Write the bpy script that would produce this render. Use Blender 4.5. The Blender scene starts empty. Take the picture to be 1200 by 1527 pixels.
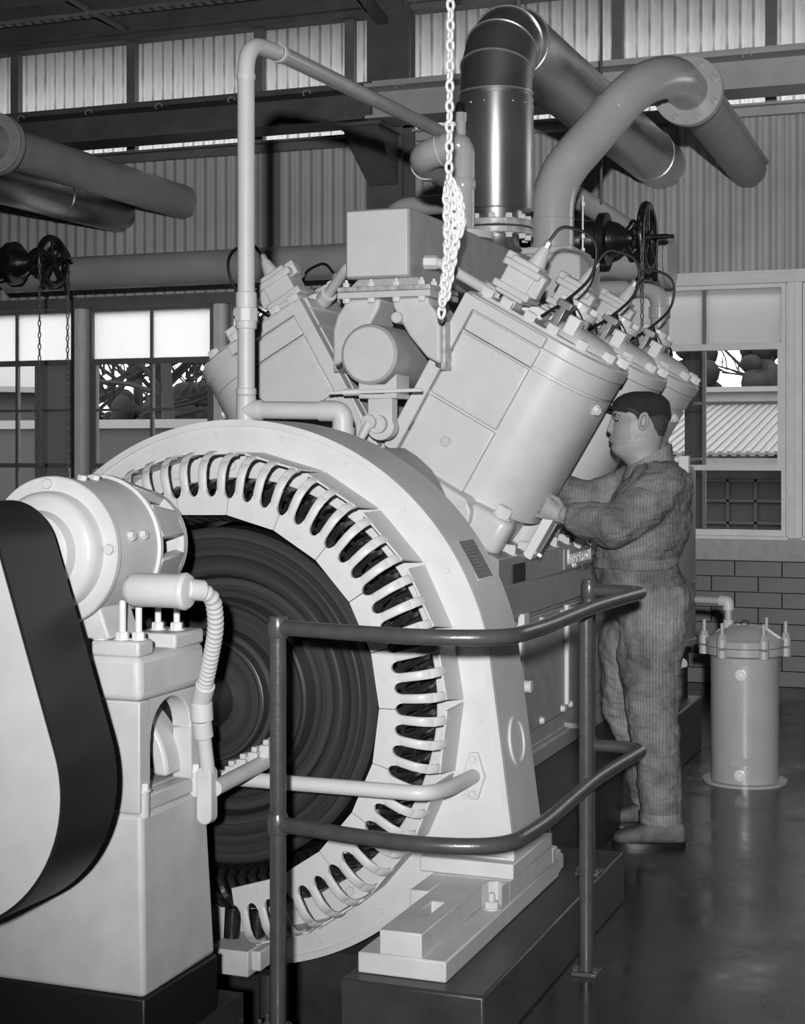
import bpy, bmesh, math, random
from mathutils import Vector, Matrix
random.seed(7)
PI = math.pi
sc = bpy.context.scene
COL = sc.collection
# ------------------------------------------------------------------ camera
cam_data = bpy.data.cameras.new('camera')
cam = bpy.data.objects.new('camera', cam_data)
COL.objects.link(cam)
cam.location = (0, 0, 1.5)
cam.rotation_euler = (PI / 2, 0, math.atan(903 / 2376))
cam_data.sensor_fit = 'VERTICAL'
cam_data.sensor_height = 36
cam_data.lens = 2376 / 1527 * 36
cam_data.shift_y = -(763.5 - 675) / 1527
cam_data.clip_start = 0.05
cam_data.clip_end = 500
sc.camera = cam
# ------------------------------------------------------------------ sky (even overcast)
wd = bpy.data.worlds.new('overcast_sky')
sc.world = wd
wd.use_nodes = True
bgn = wd.node_tree.nodes['Background']
bgn.inputs[0].default_value = (1, 1, 1, 1)
bgn.inputs[1].default_value = 3.9
# ------------------------------------------------------------------ press camera flash
fl = bpy.data.lights.new('flash_lamp', 'SPOT')
fl.energy = 2100
fl.spot_size = math.radians(74)
fl.spot_blend = 1.0
fl.shadow_soft_size = 0.055
flo = bpy.data.objects.new('flash_lamp', fl)
COL.objects.link(flo)
flo.location = (0.351, -1.15, 1.85)
flo.rotation_euler = (math.radians(94), 0, math.radians(11))
# ------------------------------------------------------------------ exposure
vs = sc.view_settings
vs.view_transform = 'Standard'
vs.look = 'None'
vs.gamma = 1
vs.exposure = 0.0
vs.use_curve_mapping = False

# ================================================================== helpers
class MB:
    def __init__(s):
        s.v = []; s.f = []
    def add(s, vs, fs):
        b = len(s.v)
        s.v += [tuple(p) for p in vs]
        s.f += [tuple(i + b for i in q) for q in fs]
        return s
    def box(s, x0, x1, y0, y1, z0, z1):
        vs = [(x, y, z) for z in (z0, z1) for y in (y0, y1) for x in (x0, x1)]
        return s.add(vs, [(0, 2, 3, 1), (4, 5, 7, 6), (0, 1, 5, 4), (2, 6, 7, 3), (0, 4, 6, 2), (1, 3, 7, 5)])
    def hexa(s, pts):      # 8 points: bottom 4 ring, top 4 ring
        return s.add(pts, [(3, 2, 1, 0), (4, 5, 6, 7), (0, 1, 5, 4), (1, 2, 6, 5), (2, 3, 7, 6), (3, 0, 4, 7)])
    def rings(s, rs, cap0=True, cap1=True, closed=False):
        n = len(rs[0]); vs = [p for r in rs for p in r]; fs = []
        m = len(rs)
        for i in range(m if closed else m - 1):
            a = i * n; b = ((i + 1) % m) * n
            for j in range(n):
                k = (j + 1) % n
                fs.append((a + j, a + k, b + k, b + j))
        if not closed:
            if cap0: fs.append(tuple(range(n - 1, -1, -1)))
            if cap1: fs.append(tuple(range((m - 1) * n, m * n)))
        return s.add(vs, fs)
    def tube(s, pts, r, n=12, cap=True, closed=False):
        pts = [Vector(p) for p in pts]; m = len(pts)
        rad = r if isinstance(r, (list, tuple)) else [r] * m
        rs = []; up = None
        for i in range(m):
            if closed: t = pts[(i + 1) % m] - pts[i - 1]
            else: t = pts[min(i + 1, m - 1)] - pts[max(i - 1, 0)]
            if t.length < 1e-9: t = Vector((0, 0, 1))
            t.normalize()
            if up is None:
                up = Vector((0, 0, 1)) if abs(t.z) < .9 else Vector((1, 0, 0))
            a = (up - t * up.dot(t))
            if a.length < 1e-6: a = t.orthogonal()
            a.normalize(); b = t.cross(a); up = a
            rs.append([pts[i] + (a * math.cos(2 * PI * j / n) + b * math.sin(2 * PI * j / n)) * rad[i] for j in range(n)])
        return s.rings(rs, cap, cap, closed)
    def cyl(s, p0, p1, r0, r1=None, n=24, cap=True):
        return s.tube([p0, p1], [r0, r0 if r1 is None else r1], n, cap)
    def lathe(s, prof, o, ax, n=48, u=None, close=False):  # prof: (radius, height along ax)
        o = Vector(o); ax = Vector(ax).normalized()
        a = ax.orthogonal().normalized() if u is None else Vector(u); b = ax.cross(a)
        rs = []
        for r, h in prof:
            rs.append([o + ax * h + (a * math.cos(2 * PI * j / n) + b * math.sin(2 * PI * j / n)) * max(r, 1e-4) for j in range(n)])
        return s.rings(rs, True, True, close)
    def prism(s, poly, fn, h0, h1):                # poly of (a,b); fn(a,b,h) -> point
        return s.rings([[fn(a, b, h0) for a, b in poly], [fn(a, b, h1) for a, b in poly]])
    def sphere(s, c, r, n=16, m=10, sx=1, sy=1, sz=1):
        rs = []
        for i in range(m + 1):
            th = PI * i / m; q = max(math.sin(th), 1e-3)
            rs.append([(c[0] + sx * r * q * math.cos(2 * PI * j / n), c[1] + sy * r * q * math.sin(2 * PI * j / n), c[2] - sz * r * math.cos(th)) for j in range(n)])
        return s.rings(rs)
    def xf(s, fn):
        s.v = [tuple(fn(Vector(p))) for p in s.v]
        return s
    def mesh(s, name, mat, smooth=35, recalc=True, org=(0, 0, 0)):
        me = bpy.data.meshes.new(name)
        o = Vector(org)
        me.from_pydata([tuple(Vector(p) - o) for p in s.v], [], s.f)
        if recalc:
            bm = bmesh.new(); bm.from_mesh(me)
            bmesh.ops.recalc_face_normals(bm, faces=bm.faces)
            bm.to_mesh(me); bm.free()
        if smooth:
            me.polygons.foreach_set('use_smooth', [True] * len(me.polygons))
            if smooth < 180:
                me.set_sharp_from_angle(angle=math.radians(smooth))
        if mat: me.materials.append(mat)
        return me

WP = {}                                            # world location of each object (no parent is rotated)
def wl(o): return WP.get(o.name, Vector((0, 0, 0))) if o else Vector((0, 0, 0))
def meta(o, label=None, cat=None, group=None, kind=None):
    if label: o['label'] = label
    if cat: o['category'] = cat
    if group: o['group'] = group
    if kind: o['kind'] = kind
    return o
def thing(name, label, cat, loc=(0, 0, 0), group=None):
    o = bpy.data.objects.new(name, None)
    o.empty_display_size = .1
    COL.objects.link(o); o.location = loc
    WP[o.name] = Vector(loc)
    return meta(o, label, cat, group)
def link(name, me, loc, parent=None, rot=None):    # loc in world space
    o = bpy.data.objects.new(name, me)
    COL.objects.link(o)
    o.location = Vector(loc) - wl(parent)
    if parent: o.parent = parent
    if rot is not None:
        o.rotation_mode = 'QUATERNION'; o.rotation_quaternion = rot
    WP[o.name] = Vector(loc)
    return o
def part(name, mb, mat, parent=None, bevel=0, seg=2, smooth=35, label=None, kind=None, recalc=True, org=None):
    xs = list(zip(*mb.v))
    c = Vector([(min(q) + max(q)) / 2 for q in xs]) if org is None else Vector(org)
    o = link(name, mb.mesh(name, mat, smooth, recalc, c), c, parent)
    if bevel:
        b = o.modifiers.new('bevel', 'BEVEL'); b.width = bevel; b.segments = seg
        b.limit_method = 'ANGLE'; b.angle_limit = math.radians(35)
    return meta(o, label=label, kind=kind)
def solo(name, mb, mat, label, cat, group=None, **k):
    return meta(part(name, mb, mat, None, **k), label, cat, group)
def copy_tree(o, d, parent):                       # copies a thing or part with its children, moved by d
    c = o.copy(); COL.objects.link(c); c.parent = parent
    c.location = o.location + Vector(d)
    WP[c.name] = wl(o) + Vector(d)
    for ch in list(o.children):
        k = ch.copy(); COL.objects.link(k); k.parent = c
        WP[k.name] = wl(ch) + Vector(d)
    return c
BM = {}
def quat(d): return Vector((0, 0, 1)).rotation_difference(Vector(d).normalized())
def bolt(parent, pos, d, r=.012, h=.012, mat=None, name='bolt', stud=0, n=6, washer=True):
    key = (round(r, 4), round(h, 4), mat.name, round(stud, 3), n, washer)
    if key not in BM:
        m = MB()
        if washer: m.lathe([(r * 1.25, 0), (r * 1.25, h * .15)], (0, 0, 0), (0, 0, 1), 12)
        m.lathe([(r, 0), (r, h * .85), (r * .86, h)], (0, 0, 0), (0, 0, 1), n)
        if stud: m.lathe([(r * .5, 0), (r * .5, h + stud), (r * .35, h + stud + .003)], (0, 0, 0), (0, 0, 1), 10)
        BM[key] = m.mesh(name, mat, 25)
    return link(name, BM[key], pos, parent, quat(d))
def arc(c, a, b, r, t0, t1, n=8):
    c = Vector(c); a = Vector(a); b = Vector(b)
    return [c + (a * math.cos(t0 + (t1 - t0) * i / n) + b * math.sin(t0 + (t1 - t0) * i / n)) * r for i in range(n + 1)]
def round_path(pts, r, n=6):                       # rounds the corners of a polyline
    pts = [Vector(p) for p in pts]; out = [pts[0]]
    for i in range(1, len(pts) - 1):
        a = (pts[i - 1] - pts[i]); b = (pts[i + 1] - pts[i])
        q = min(r, a.length * .49, b.length * .49)
        p0 = pts[i] + a.normalized() * q; p1 = pts[i] + b.normalized() * q
        for k in range(n + 1):
            t = k / n
            out.append(p0 * (1 - t) ** 2 + pts[i] * 2 * t * (1 - t) + p1 * t * t)
    return out + [pts[-1]]

# ================================================================== materials (all grey: the photograph is black and white)
def mat(name, v, rough=.5, metal=0., noise=0., nscale=6., bump=0., bscale=60., spec=.5, coat=0., extra=None):
    m = bpy.data.materials.new(name); m.use_nodes = True
    nt = m.node_tree; b = nt.nodes['Principled BSDF']
    b.inputs['Base Color'].default_value = (v, v, v, 1)
    b.inputs['Roughness'].default_value = rough
    b.inputs['Metallic'].default_value = metal
    b.inputs['Specular IOR Level'].default_value = spec
    b.inputs['Coat Weight'].default_value = coat
    tc = nt.nodes.new('ShaderNodeTexCoord')
    if noise:
        n = nt.nodes.new('ShaderNodeTexNoise'); n.inputs['Scale'].default_value = nscale; n.inputs['Detail'].default_value = 6
        r = nt.nodes.new('ShaderNodeMapRange')
        r.inputs[1].default_value = .3; r.inputs[2].default_value = .7
        r.inputs[3].default_value = v * (1 - noise); r.inputs[4].default_value = v * (1 + noise)
        nt.links.new(tc.outputs['Object'], n.inputs['Vector'])
        nt.links.new(n.outputs['Fac'], r.inputs[0])
        nt.links.new(r.outputs[0], b.inputs['Base Color'])
    if bump:
        n2 = nt.nodes.new('ShaderNodeTexNoise'); n2.inputs['Scale'].default_value = bscale; n2.inputs['Detail'].default_value = 3
        bp = nt.nodes.new('ShaderNodeBump'); bp.inputs['Strength'].default_value = bump; bp.inputs['Distance'].default_value = .01
        nt.links.new(tc.outputs['Object'], n2.inputs['Vector'])
        nt.links.new(n2.outputs['Fac'], bp.inputs['Height'])
        nt.links.new(bp.outputs[0], b.inputs['Normal'])
    return m
PAINT = mat('pale_machine_paint', .53, .42, noise=.05, nscale=9, bump=.06, bscale=160, spec=.4)
PAINT2 = mat('pale_machine_paint_rough', .52, .48, noise=.07, nscale=14, bump=.07, bscale=150, spec=.4)
CYLP = mat('cylinder_paint', .56, .36, noise=.05, nscale=9, bump=.06, bscale=160, spec=.45)
BLOCK_SHADE = mat('crankcase_shade_paint', .30, .5, noise=.1, nscale=12, bump=.07, bscale=150, spec=.35)  # darker copy of the machine paint, standing in for dim grazing light on sides
TANKP = mat('canister_paint', .40, .27, noise=.05, nscale=10, bump=.05, bscale=160)
NUT = mat('painted_nut', .68, .35, spec=.5)
PIPE = mat('grey_pipe_paint', .42, .22, noise=.06, nscale=7, bump=.05, bscale=120, spec=.5)
PIPE_D = mat('drab_pipe_paint', .36, .5, noise=.1, nscale=5, bump=.05, bscale=80)
SHEET = mat('bright_sheet_metal', .55, .38, metal=.9, noise=.12, nscale=5, bump=.05, bscale=14)
def brushed(m, an, rot):
    nt = m.node_tree; b = nt.nodes['Principled BSDF']
    tg = nt.nodes.new('ShaderNodeTangent'); tg.direction_type = 'RADIAL'; tg.axis = 'Z'
    nt.links.new(tg.outputs[0], b.inputs['Tangent']); b.inputs['Anisotropic'].default_value = an; b.inputs['Anisotropic Rotation'].default_value = rot
JACKET = mat('rolled_sheet_metal', .55, .42, metal=.9, noise=.14, nscale=5)
brushed(JACKET, .85, .25)
SHEET_D = mat('dull_sheet_metal', .33, .36, metal=.9, noise=.2, nscale=5, bump=.06, bscale=14)
SEAM = mat('sheet_metal_bead', .8, .25, metal=.8)
IRON = mat('black_cast_iron', .012, .3, noise=.3, nscale=12, bump=.15, bscale=70)
BLACK = mat('black_enamel', .012, .45, noise=.2, nscale=4)
ROTORM = mat('rotor_steel', .035, .42, metal=.2)
COILM = mat('varnished_coil', .018, .25, noise=.4, nscale=30, bump=.2, bscale=50)
RAILM = mat('dark_rail_paint', .055, .3, noise=.15, nscale=20, bump=.08, bscale=60)
CONC_D = mat('dark_painted_concrete', .035, .4, noise=.3, nscale=7, bump=.15, bscale=25)
STEEL_D = mat('dark_steel_and_shade_paint', .10, .55, noise=.2, nscale=5)  # also darkens the left girts and beam in place of weaker flash
STEEL_L = mat('pale_steel_paint', .42, .5, noise=.1, nscale=5)
STEEL_M = mat('mid_steel_paint', .16, .5, noise=.15, nscale=5)
WHITE = mat('white_chain_paint', .85, .4)
FRAME_D = mat('window_frame_shaded', .16, .5, noise=.1, nscale=8)  # frame colour darkened for the dimly lit left windows
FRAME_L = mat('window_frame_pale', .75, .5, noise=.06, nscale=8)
BRICK = mat('glazed_brick', .17, .45, noise=.12, nscale=5, bump=.1, bscale=60)
MORTAR = mat('mortar', .10, .9)
SILLM = mat('pale_concrete_sill', .42, .8, noise=.1, nscale=20, bump=.2, bscale=60)
CORR = mat('corrugated_wall_paint', .42, .5, noise=.12, nscale=2.5)
ROOFM = mat('corrugated_roof_paint', .2, .6, noise=.1, nscale=3)
HALL = mat('hall_wall_paint', .22, .8, noise=.05, nscale=2)
RUBBER = mat('black_cable', .01, .35)
BRASS = mat('bright_fitting', .7, .3, metal=.6)
PLATE = mat('engraved_plate', .05, .4, metal=.3)
GLASSD = mat('sight_glass', .02, .08)
ROD = mat('pale_rod', .6, .4)
FLANGE_L = mat('raw_pipe_flange', .45, .5, metal=.3, noise=.3, nscale=30, bump=.2, bscale=80)

def floor_mat():
    m = mat('painted_concrete_floor', .035, .3, spec=.35, noise=.35, nscale=1.6, bump=.1, bscale=7)
    nt = m.node_tree; b = nt.nodes['Principled BSDF']
    tc = [n for n in nt.nodes if n.type == 'TEX_COORD'][0]
    n = nt.nodes.new('ShaderNodeTexNoise'); n.inputs['Scale'].default_value = 3.2; n.inputs['Detail'].default_value = 9; n.inputs['Roughness'].default_value = .65
    r = nt.nodes.new('ShaderNodeMapRange'); r.inputs[1].default_value = .35; r.inputs[2].default_value = .65; r.inputs[3].default_value = .10; r.inputs[4].default_value = .32
    nt.links.new(tc.outputs['Object'], n.inputs['Vector']); nt.links.new(n.outputs['Fac'], r.inputs[0]); nt.links.new(r.outputs[0], b.inputs['Roughness'])
    return m
FLOORM = floor_mat()
def glass_mat():
    m = bpy.data.materials.new('window_glass'); m.use_nodes = True; nt = m.node_tree
    nt.nodes.remove(nt.nodes['Principled BSDF']); out = nt.nodes['Material Output']
    t = nt.nodes.new('ShaderNodeBsdfTransparent'); t.inputs[0].default_value = (.86, .86, .86, 1)
    g = nt.nodes.new('ShaderNodeBsdfGlossy'); g.inputs['Roughness'].default_value = .02
    f = nt.nodes.new('ShaderNodeFresnel'); f.inputs[0].default_value = 1.3
    x = nt.nodes.new('ShaderNodeMixShader')
    nt.links.new(f.outputs[0], x.inputs[0]); nt.links.new(t.outputs[0], x.inputs[1]); nt.links.new(g.outputs[0], x.inputs[2]); nt.links.new(x.outputs[0], out.inputs[0])
    return m
GLASS = glass_mat()
def frosted_mat(name, v, dif, trans=.75):
    m = bpy.data.materials.new(name); m.use_nodes = True; nt = m.node_tree
    nt.nodes.remove(nt.nodes['Principled BSDF']); out = nt.nodes['Material Output']
    t = nt.nodes.new('ShaderNodeBsdfTranslucent'); t.inputs[0].default_value = (v, v, v, 1)
    d = nt.nodes.new('ShaderNodeBsdfDiffuse'); d.inputs[0].default_value = (dif, dif, dif, 1)
    x = nt.nodes.new('ShaderNodeMixShader'); x.inputs[0].default_value = trans
    tc = nt.nodes.new('ShaderNodeTexCoord'); n = nt.nodes.new('ShaderNodeTexNoise'); n.inputs['Scale'].default_value = 90
    bp = nt.nodes.new('ShaderNodeBump'); bp.inputs['Strength'].default_value = .5; bp.inputs['Distance'].default_value = .01
    nt.links.new(tc.outputs['Object'], n.inputs['Vector']); nt.links.new(n.outputs['Fac'], bp.inputs['Height'])
    nt.links.new(bp.outputs[0], d.inputs['Normal']); nt.links.new(bp.outputs[0], t.inputs['Normal'])
    nt.links.new(d.outputs[0], x.inputs[1]); nt.links.new(t.outputs[0], x.inputs[2]); nt.links.new(x.outputs[0], out.inputs[0])
    return m
FROST = frosted_mat('frosted_glass', .95, .5, .8)
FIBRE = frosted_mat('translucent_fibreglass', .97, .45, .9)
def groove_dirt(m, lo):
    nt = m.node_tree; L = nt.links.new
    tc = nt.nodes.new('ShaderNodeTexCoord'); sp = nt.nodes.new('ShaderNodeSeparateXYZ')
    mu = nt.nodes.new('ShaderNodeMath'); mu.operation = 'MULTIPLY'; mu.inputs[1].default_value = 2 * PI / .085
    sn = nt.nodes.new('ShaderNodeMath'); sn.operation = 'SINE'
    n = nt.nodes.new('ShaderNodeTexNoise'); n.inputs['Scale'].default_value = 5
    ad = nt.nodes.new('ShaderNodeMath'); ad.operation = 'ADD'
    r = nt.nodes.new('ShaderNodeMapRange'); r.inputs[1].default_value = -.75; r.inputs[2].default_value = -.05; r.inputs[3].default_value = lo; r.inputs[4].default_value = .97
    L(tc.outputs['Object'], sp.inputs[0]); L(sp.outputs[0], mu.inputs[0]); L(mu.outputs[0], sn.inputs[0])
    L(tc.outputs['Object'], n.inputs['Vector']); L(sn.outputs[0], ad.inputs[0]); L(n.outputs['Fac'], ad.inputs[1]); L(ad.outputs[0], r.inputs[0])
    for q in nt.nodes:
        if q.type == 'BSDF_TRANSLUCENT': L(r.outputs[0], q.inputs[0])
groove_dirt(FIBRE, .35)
def rotor_mat():
    m = ROTORM; nt = m.node_tree; b = nt.nodes['Principled BSDF']
    tc = nt.nodes.new('ShaderNodeTexCoord'); sp = nt.nodes.new('ShaderNodeSeparateXYZ')
    cb = nt.nodes.new('ShaderNodeCombineXYZ'); ln = nt.nodes.new('ShaderNodeVectorMath'); ln.operation = 'LENGTH'
    n = nt.nodes.new('ShaderNodeTexNoise'); n.noise_dimensions = '1D'; n.inputs['Scale'].default_value = 40; n.inputs['Detail'].default_value = 7
    r = nt.nodes.new('ShaderNodeMapRange'); r.inputs[1].default_value = .3; r.inputs[2].default_value = .7; r.inputs[3].default_value = .022; r.inputs[4].default_value = .05
    L = nt.links.new
    L(tc.outputs['Object'], sp.inputs[0]); L(sp.outputs[0], cb.inputs[0]); L(sp.outputs[2], cb.inputs[2])
    L(cb.outputs[0], ln.inputs[0]); L(ln.outputs['Value'], n.inputs['W']); L(n.outputs['Fac'], r.inputs[0]); L(r.outputs[0], b.inputs['Base Color'])
rotor_mat()
# ================================================================== the setting
def struct(name, mb, m, parent=None, **k):
    o = part(name, mb, m, parent, **k)
    if parent is None: o['kind'] = 'structure'
    return o
WY = 10.4
# floor with the pit under the generator
fl_ = MB()
PX0, PX1, PY0, PY1 = -3.0, -1.585, 3.98, 4.98
fl_.box(-9.2, PX0, -7, 10.7, -.2, 0); fl_.box(PX1, 3.2, -7, 10.7, -.2, 0)
fl_.box(PX0, -1.985, -7, PY0, -.2, 0); fl_.box(-1.985, PX1, -7, 3.66, -.2, 0); fl_.box(PX0, PX1, PY1, 10.7, -.2, 0)
struct('floor', fl_, FLOORM)
pit = MB()
pit.box(PX0 - .1, PX1 + .1, PY0 - .1, PY1 + .1, -.95, -.85)
pit.box(PX0 - .1, PX0, PY0, PY1, -.85, -.2); pit.box(PX1, PX1 + .1, PY0, PY1, -.85, -.2)
pit.box(PX0, -1.985, PY0 - .1, PY0, -.85, -.2); pit.box(-1.985, PX1, 3.56, 3.66, -.85, -.2); pit.box(-2.085, -1.985, 3.56, PY0 - .1, -.85, -.2); pit.box(PX1, PX1 + .1, 3.56, PY0, -.85, -.2); pit.box(-2.085, PX1 + .1, 3.56, PY0 - .1, -.95, -.85); pit.box(PX0, PX1, PY1, PY1 + .1, -.85, -.2)
struct('trim_1', pit, CONC_D)
# back wall: masonry dado, sill course
GAPS = [(-7.66, -6.61), (-6.48, -5.43), (-5.31, -4.26), (-3.55, -2.50), (-2.38, -1.33), (-1.21, -.16)]
wb = MB()
wb.box(-9.2, 3.2, WY + .05, WY + .25, 0, .80)
wb.box(-9.2, 3.2, WY + .06, WY + .25, .80, .955)
wall = struct('wall_back', wb, MORTAR)
sl = MB(); sl.box(-9.2, 3.2, WY - .01, WY + .14, .803, .955)
part('sill_course', sl, SILLM, wall, bevel=.006)
bm_ = {}
for c in range(8):
    x = -3.3 + (.15 if c % 2 else 0); i = 0
    while x < -.35:
        w = .292
        key = (c + i) % 3
        if key not in bm_:
            q = MB(); q.box(-w / 2, w / 2, -.03, .05, -.047 + .0004 * key, .047)
            bm_[key] = q.mesh('brick', BRICK)
        b = link('brick', bm_[key], (x + w / 2, WY + .03 + random.uniform(-.0015, .0015), .05 + c * .1), wall)
        x += .3; i += 1
fill = MB(); fill.box(-9.2, -3.31, WY, WY + .05, 0, .8); fill.box(-.3, 3.2, WY, WY + .05, 0, .8)
part('dado_panel', fill, BRICK, wall)
# corrugated sheets above the windows, translucent sheets above the girt
def corrugated(w, h, pitch=.085, amp=.017, n=8):
    m = MB(); k = int(round(w / pitch)) * n; top = []; 
    for side, off in ((0, 0), (1, .0025)):
        for z in (0, h):
            for i in range(k + 1):
                x = w * i / k
                m.v.append((x, -amp * max(-.6, min(.9, 1.25 * math.sin(2 * PI * i / n))) + off, z))
    q = k + 1
    for s_ in (0, 1):
        for i in range(k):
            a = s_ * 2 * q + i
            f = (a, a + 1, a + 1 + q, a + q)
            m.f.append(f if s_ == 0 else f[::-1])
    return m
cw = .85
m1 = corrugated(cw, 1.12).mesh('corrugated_sheet', CORR, 60, False)
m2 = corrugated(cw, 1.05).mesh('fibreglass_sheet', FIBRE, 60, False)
for i in range(11):
    x = -9.0 + i * cw
    yy = WY + .035 + (.003 if i % 2 else 0)
    o = link('corrugated_sheet', m1, (x, yy, 2.63), wall)
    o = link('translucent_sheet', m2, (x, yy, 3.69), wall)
# seams
seam = None
for i in range(1, 11):
    s_ = MB(); x = -9.0 + i * cw
    s_.box(x - .006, x + .006, WY + .012, WY + .03, 2.64, 3.7)
    part('seam_strip', s_, CORR, wall)
# header girt over the windows, mid girt, eave strut, sheeting posts
tn = [1]
def trim(mb, m, **k):
    tn[0] += 1
    return struct('trim_%d' % tn[0], mb, m, **k)
XS = -3.97
for x0, x1, m, hm in ((-9.2, -4.1, STEEL_D, FRAME_D), (-3.85, 3.2, STEEL_L, FRAME_L)):  # left run coloured darker than the right to stand for weaker flash
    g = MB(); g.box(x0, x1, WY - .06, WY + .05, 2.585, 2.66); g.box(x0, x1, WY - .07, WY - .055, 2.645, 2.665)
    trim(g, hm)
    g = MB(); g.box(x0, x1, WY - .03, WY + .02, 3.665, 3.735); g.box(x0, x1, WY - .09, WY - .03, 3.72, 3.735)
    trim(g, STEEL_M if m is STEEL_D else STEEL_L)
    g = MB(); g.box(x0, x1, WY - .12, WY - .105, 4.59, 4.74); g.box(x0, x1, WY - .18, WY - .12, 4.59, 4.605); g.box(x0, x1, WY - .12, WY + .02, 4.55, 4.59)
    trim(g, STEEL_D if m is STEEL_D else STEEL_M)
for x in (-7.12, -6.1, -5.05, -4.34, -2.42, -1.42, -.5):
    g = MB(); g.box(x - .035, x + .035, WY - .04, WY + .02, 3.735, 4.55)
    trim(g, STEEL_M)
# building column with its crane bracket
cmb = MB()
cmb.box(XS - .13, XS + .13, WY - .30, WY - .285, 0, 5.2); cmb.box(XS - .13, XS + .13, WY - .06, WY - .045, 0, 5.2); cmb.box(XS - .008, XS + .008, WY - .285, WY - .06, 0, 5.2)
cmb.box(XS + .05, XS + .2, WY - .36, WY - .30, 3.98, 4.5)
trim(cmb, STEEL_D)
bk = MB()
bk.hexa([(XS - .1, 10.08, 3.32), (XS + .1, 10.08, 3.32), (XS + .1, 10.1, 3.32), (XS - .1, 10.1, 3.32),
         (XS - .16, 9.72, 3.66), (XS + .1, 9.72, 3.66), (XS + .1, 10.1, 3.66), (XS - .16, 10.1, 3.66)])
bk.box(XS - .2, XS + .13, 9.70, 10.1, 3.655, 3.68)
trim(bk, STEEL_D)
# windows
def bar(m, x0, x1, z0, z1, d=.05, y=WY + .03): m.box(x0, x1, y - d / 2, y + d / 2, z0, z1)
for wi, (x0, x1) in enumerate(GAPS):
    fm = FRAME_D if wi < 3 else FRAME_L  # left frames take the shaded copy, right ones the pale
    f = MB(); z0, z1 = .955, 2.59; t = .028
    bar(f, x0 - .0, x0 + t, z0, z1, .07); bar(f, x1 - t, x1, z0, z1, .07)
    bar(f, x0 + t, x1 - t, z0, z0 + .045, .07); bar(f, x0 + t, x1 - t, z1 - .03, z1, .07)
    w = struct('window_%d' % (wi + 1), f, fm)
    xm = (x0 + x1) / 2
    s = MB()                                     # ventilator sash
    bar(s, x0 + t, x1 - t, 2.165, 2.205, .06); bar(s, x0 + t, x1 - t, 1.385, 1.42, .06)
    bar(s, x0 + t, x0 + t + .025, 1.42, 2.165, .05); bar(s, x1 - t - .025, x1 - t, 1.42, 2.165, .05)
    part('sash', s, fm, w)
    s = MB(); bar(s, xm - .011, xm + .011, z0 + .045, z1 - .03, .035); part('mullion', s, FRAME_D if wi < 3 else STEEL_M, w)
    s = MB(); bar(s, x0 + t, x1 - t, 1.812, 1.832, .034); part('glazing_bar', s, FRAME_D if wi < 3 else STEEL_M, w)
    for a, b in ((x0 + t, xm - .011), (xm + .011, x1 - t)):
        for c, d, gm in ((z0 + .045, 1.385, GLASS), (1.42, 1.812, GLASS), (1.832, 2.165, GLASS), (2.205, z1 - .03, FROST)):
            p = MB(); p.box(a, b, WY + .028, WY + .032, c, d)
            part('pane', p, gm, w)
    st = MB(); st.box(x0 - .02, x1 + .02, WY - .05, WY + .03, .94, .965); part('sill', st, fm, w, bevel=.003)
for x0, x1 in ((-7.9, -7.66), (-6.61, -6.48), (-5.43, -5.31), (-4.26, -4.1), (-3.84, -3.55), (-2.5, -2.38), (-1.33, -1.21), (-.16, .1)):
    g = MB(); xm = (x0 + x1) / 2; hw = min(.055, (x1 - x0) / 2)
    g.box(x0, x1, WY + .03, WY + .1, .955, 2.59); g.box(xm - hw + .01, xm + hw - .01, WY - .03, WY + .03, .955, 2.62)
    g.box(xm - .006, xm + .006, WY - .05, WY - .03, .955, 2.6)
    trim(g, FRAME_L)
for x0, x1 in ((-9.2, -7.9), (.1, 3.2)):
    g = MB(); g.box(x0, x1, WY + .03, WY + .1, .955, 2.64); trim(g, HALL)
# other walls and ceiling of the hall
g = MB(); g.box(-9.4, -9.2, -7, 10.7, 0, 7.2); struct('wall_left', g, HALL)
g = MB(); g.box(3.2, 3.4, -7, 10.7, 0, 7.2); struct('wall_right', g, HALL)
g = MB(); g.box(-9.4, 3.4, -7.2, -7, 0, 7.4); struct('wall_front', g, HALL)
rf = MB()
for i in range(0, 148):
    x = -9.4 + i * .0875
    for (dx0, dx1, dz) in ((0, .05, 0), (.05, .0875, .022)):
        rf.hexa([(x + dx0, 11.5, 4.70 + dz), (x + dx1, 11.5, 4.70 + dz), (x + dx1, -7.2, 7.14 + dz), (x + dx0, -7.2, 7.14 + dz),
                 (x + dx0, 11.5, 4.74), (x + dx1, 11.5, 4.74), (x + dx1, -7.2, 7.18), (x + dx0, -7.2, 7.18)])
struct('ceiling', rf, ROOFM)
for y in (9.35, 8.0, 6.6):
    z = 4.70 + (11.5 - y) * .1305 - .01
    g = MB(); g.box(-9.2, 3.2, y, y + .012, z - .2, z); g.box(-9.2, 3.2, y - .06, y, z - .2, z - .188); g.box(-9.2, 3.2, y, y + .06, z - .012, z)
    trim(g, STEEL_D)
g = MB(); g.box(-9.2, XS, 9.74, 9.755, 4.60, 4.71); g.box(-9.2, XS, 9.68, 9.74, 4.60, 4.612); trim(g, STEEL_D)
g = MB(); g.box(-9.4, 3.4, 11.4, 11.44, 4.52, 4.72); trim(g, STEEL_M)  # unseen board at the eave edge, added to darken the translucent sheets' top
br = MB(); br.cyl((-6.08, 10.28, 4.62), (-6.02, 9.36, 4.62), .025, n=8); trim(br, STEEL_D)
g = MB(); g.hexa([(XS - .05, 10.15, 4.4), (XS + .06, 10.15, 4.4), (XS + .06, 10.17, 4.4), (XS - .05, 10.17, 4.4), (XS - .18, 8.5, 5.0), (XS - .1, 8.5, 5.0), (XS - .1, 8.52, 5.0), (XS - .18, 8.52, 5.0)]); trim(g, STEEL_D)
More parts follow.
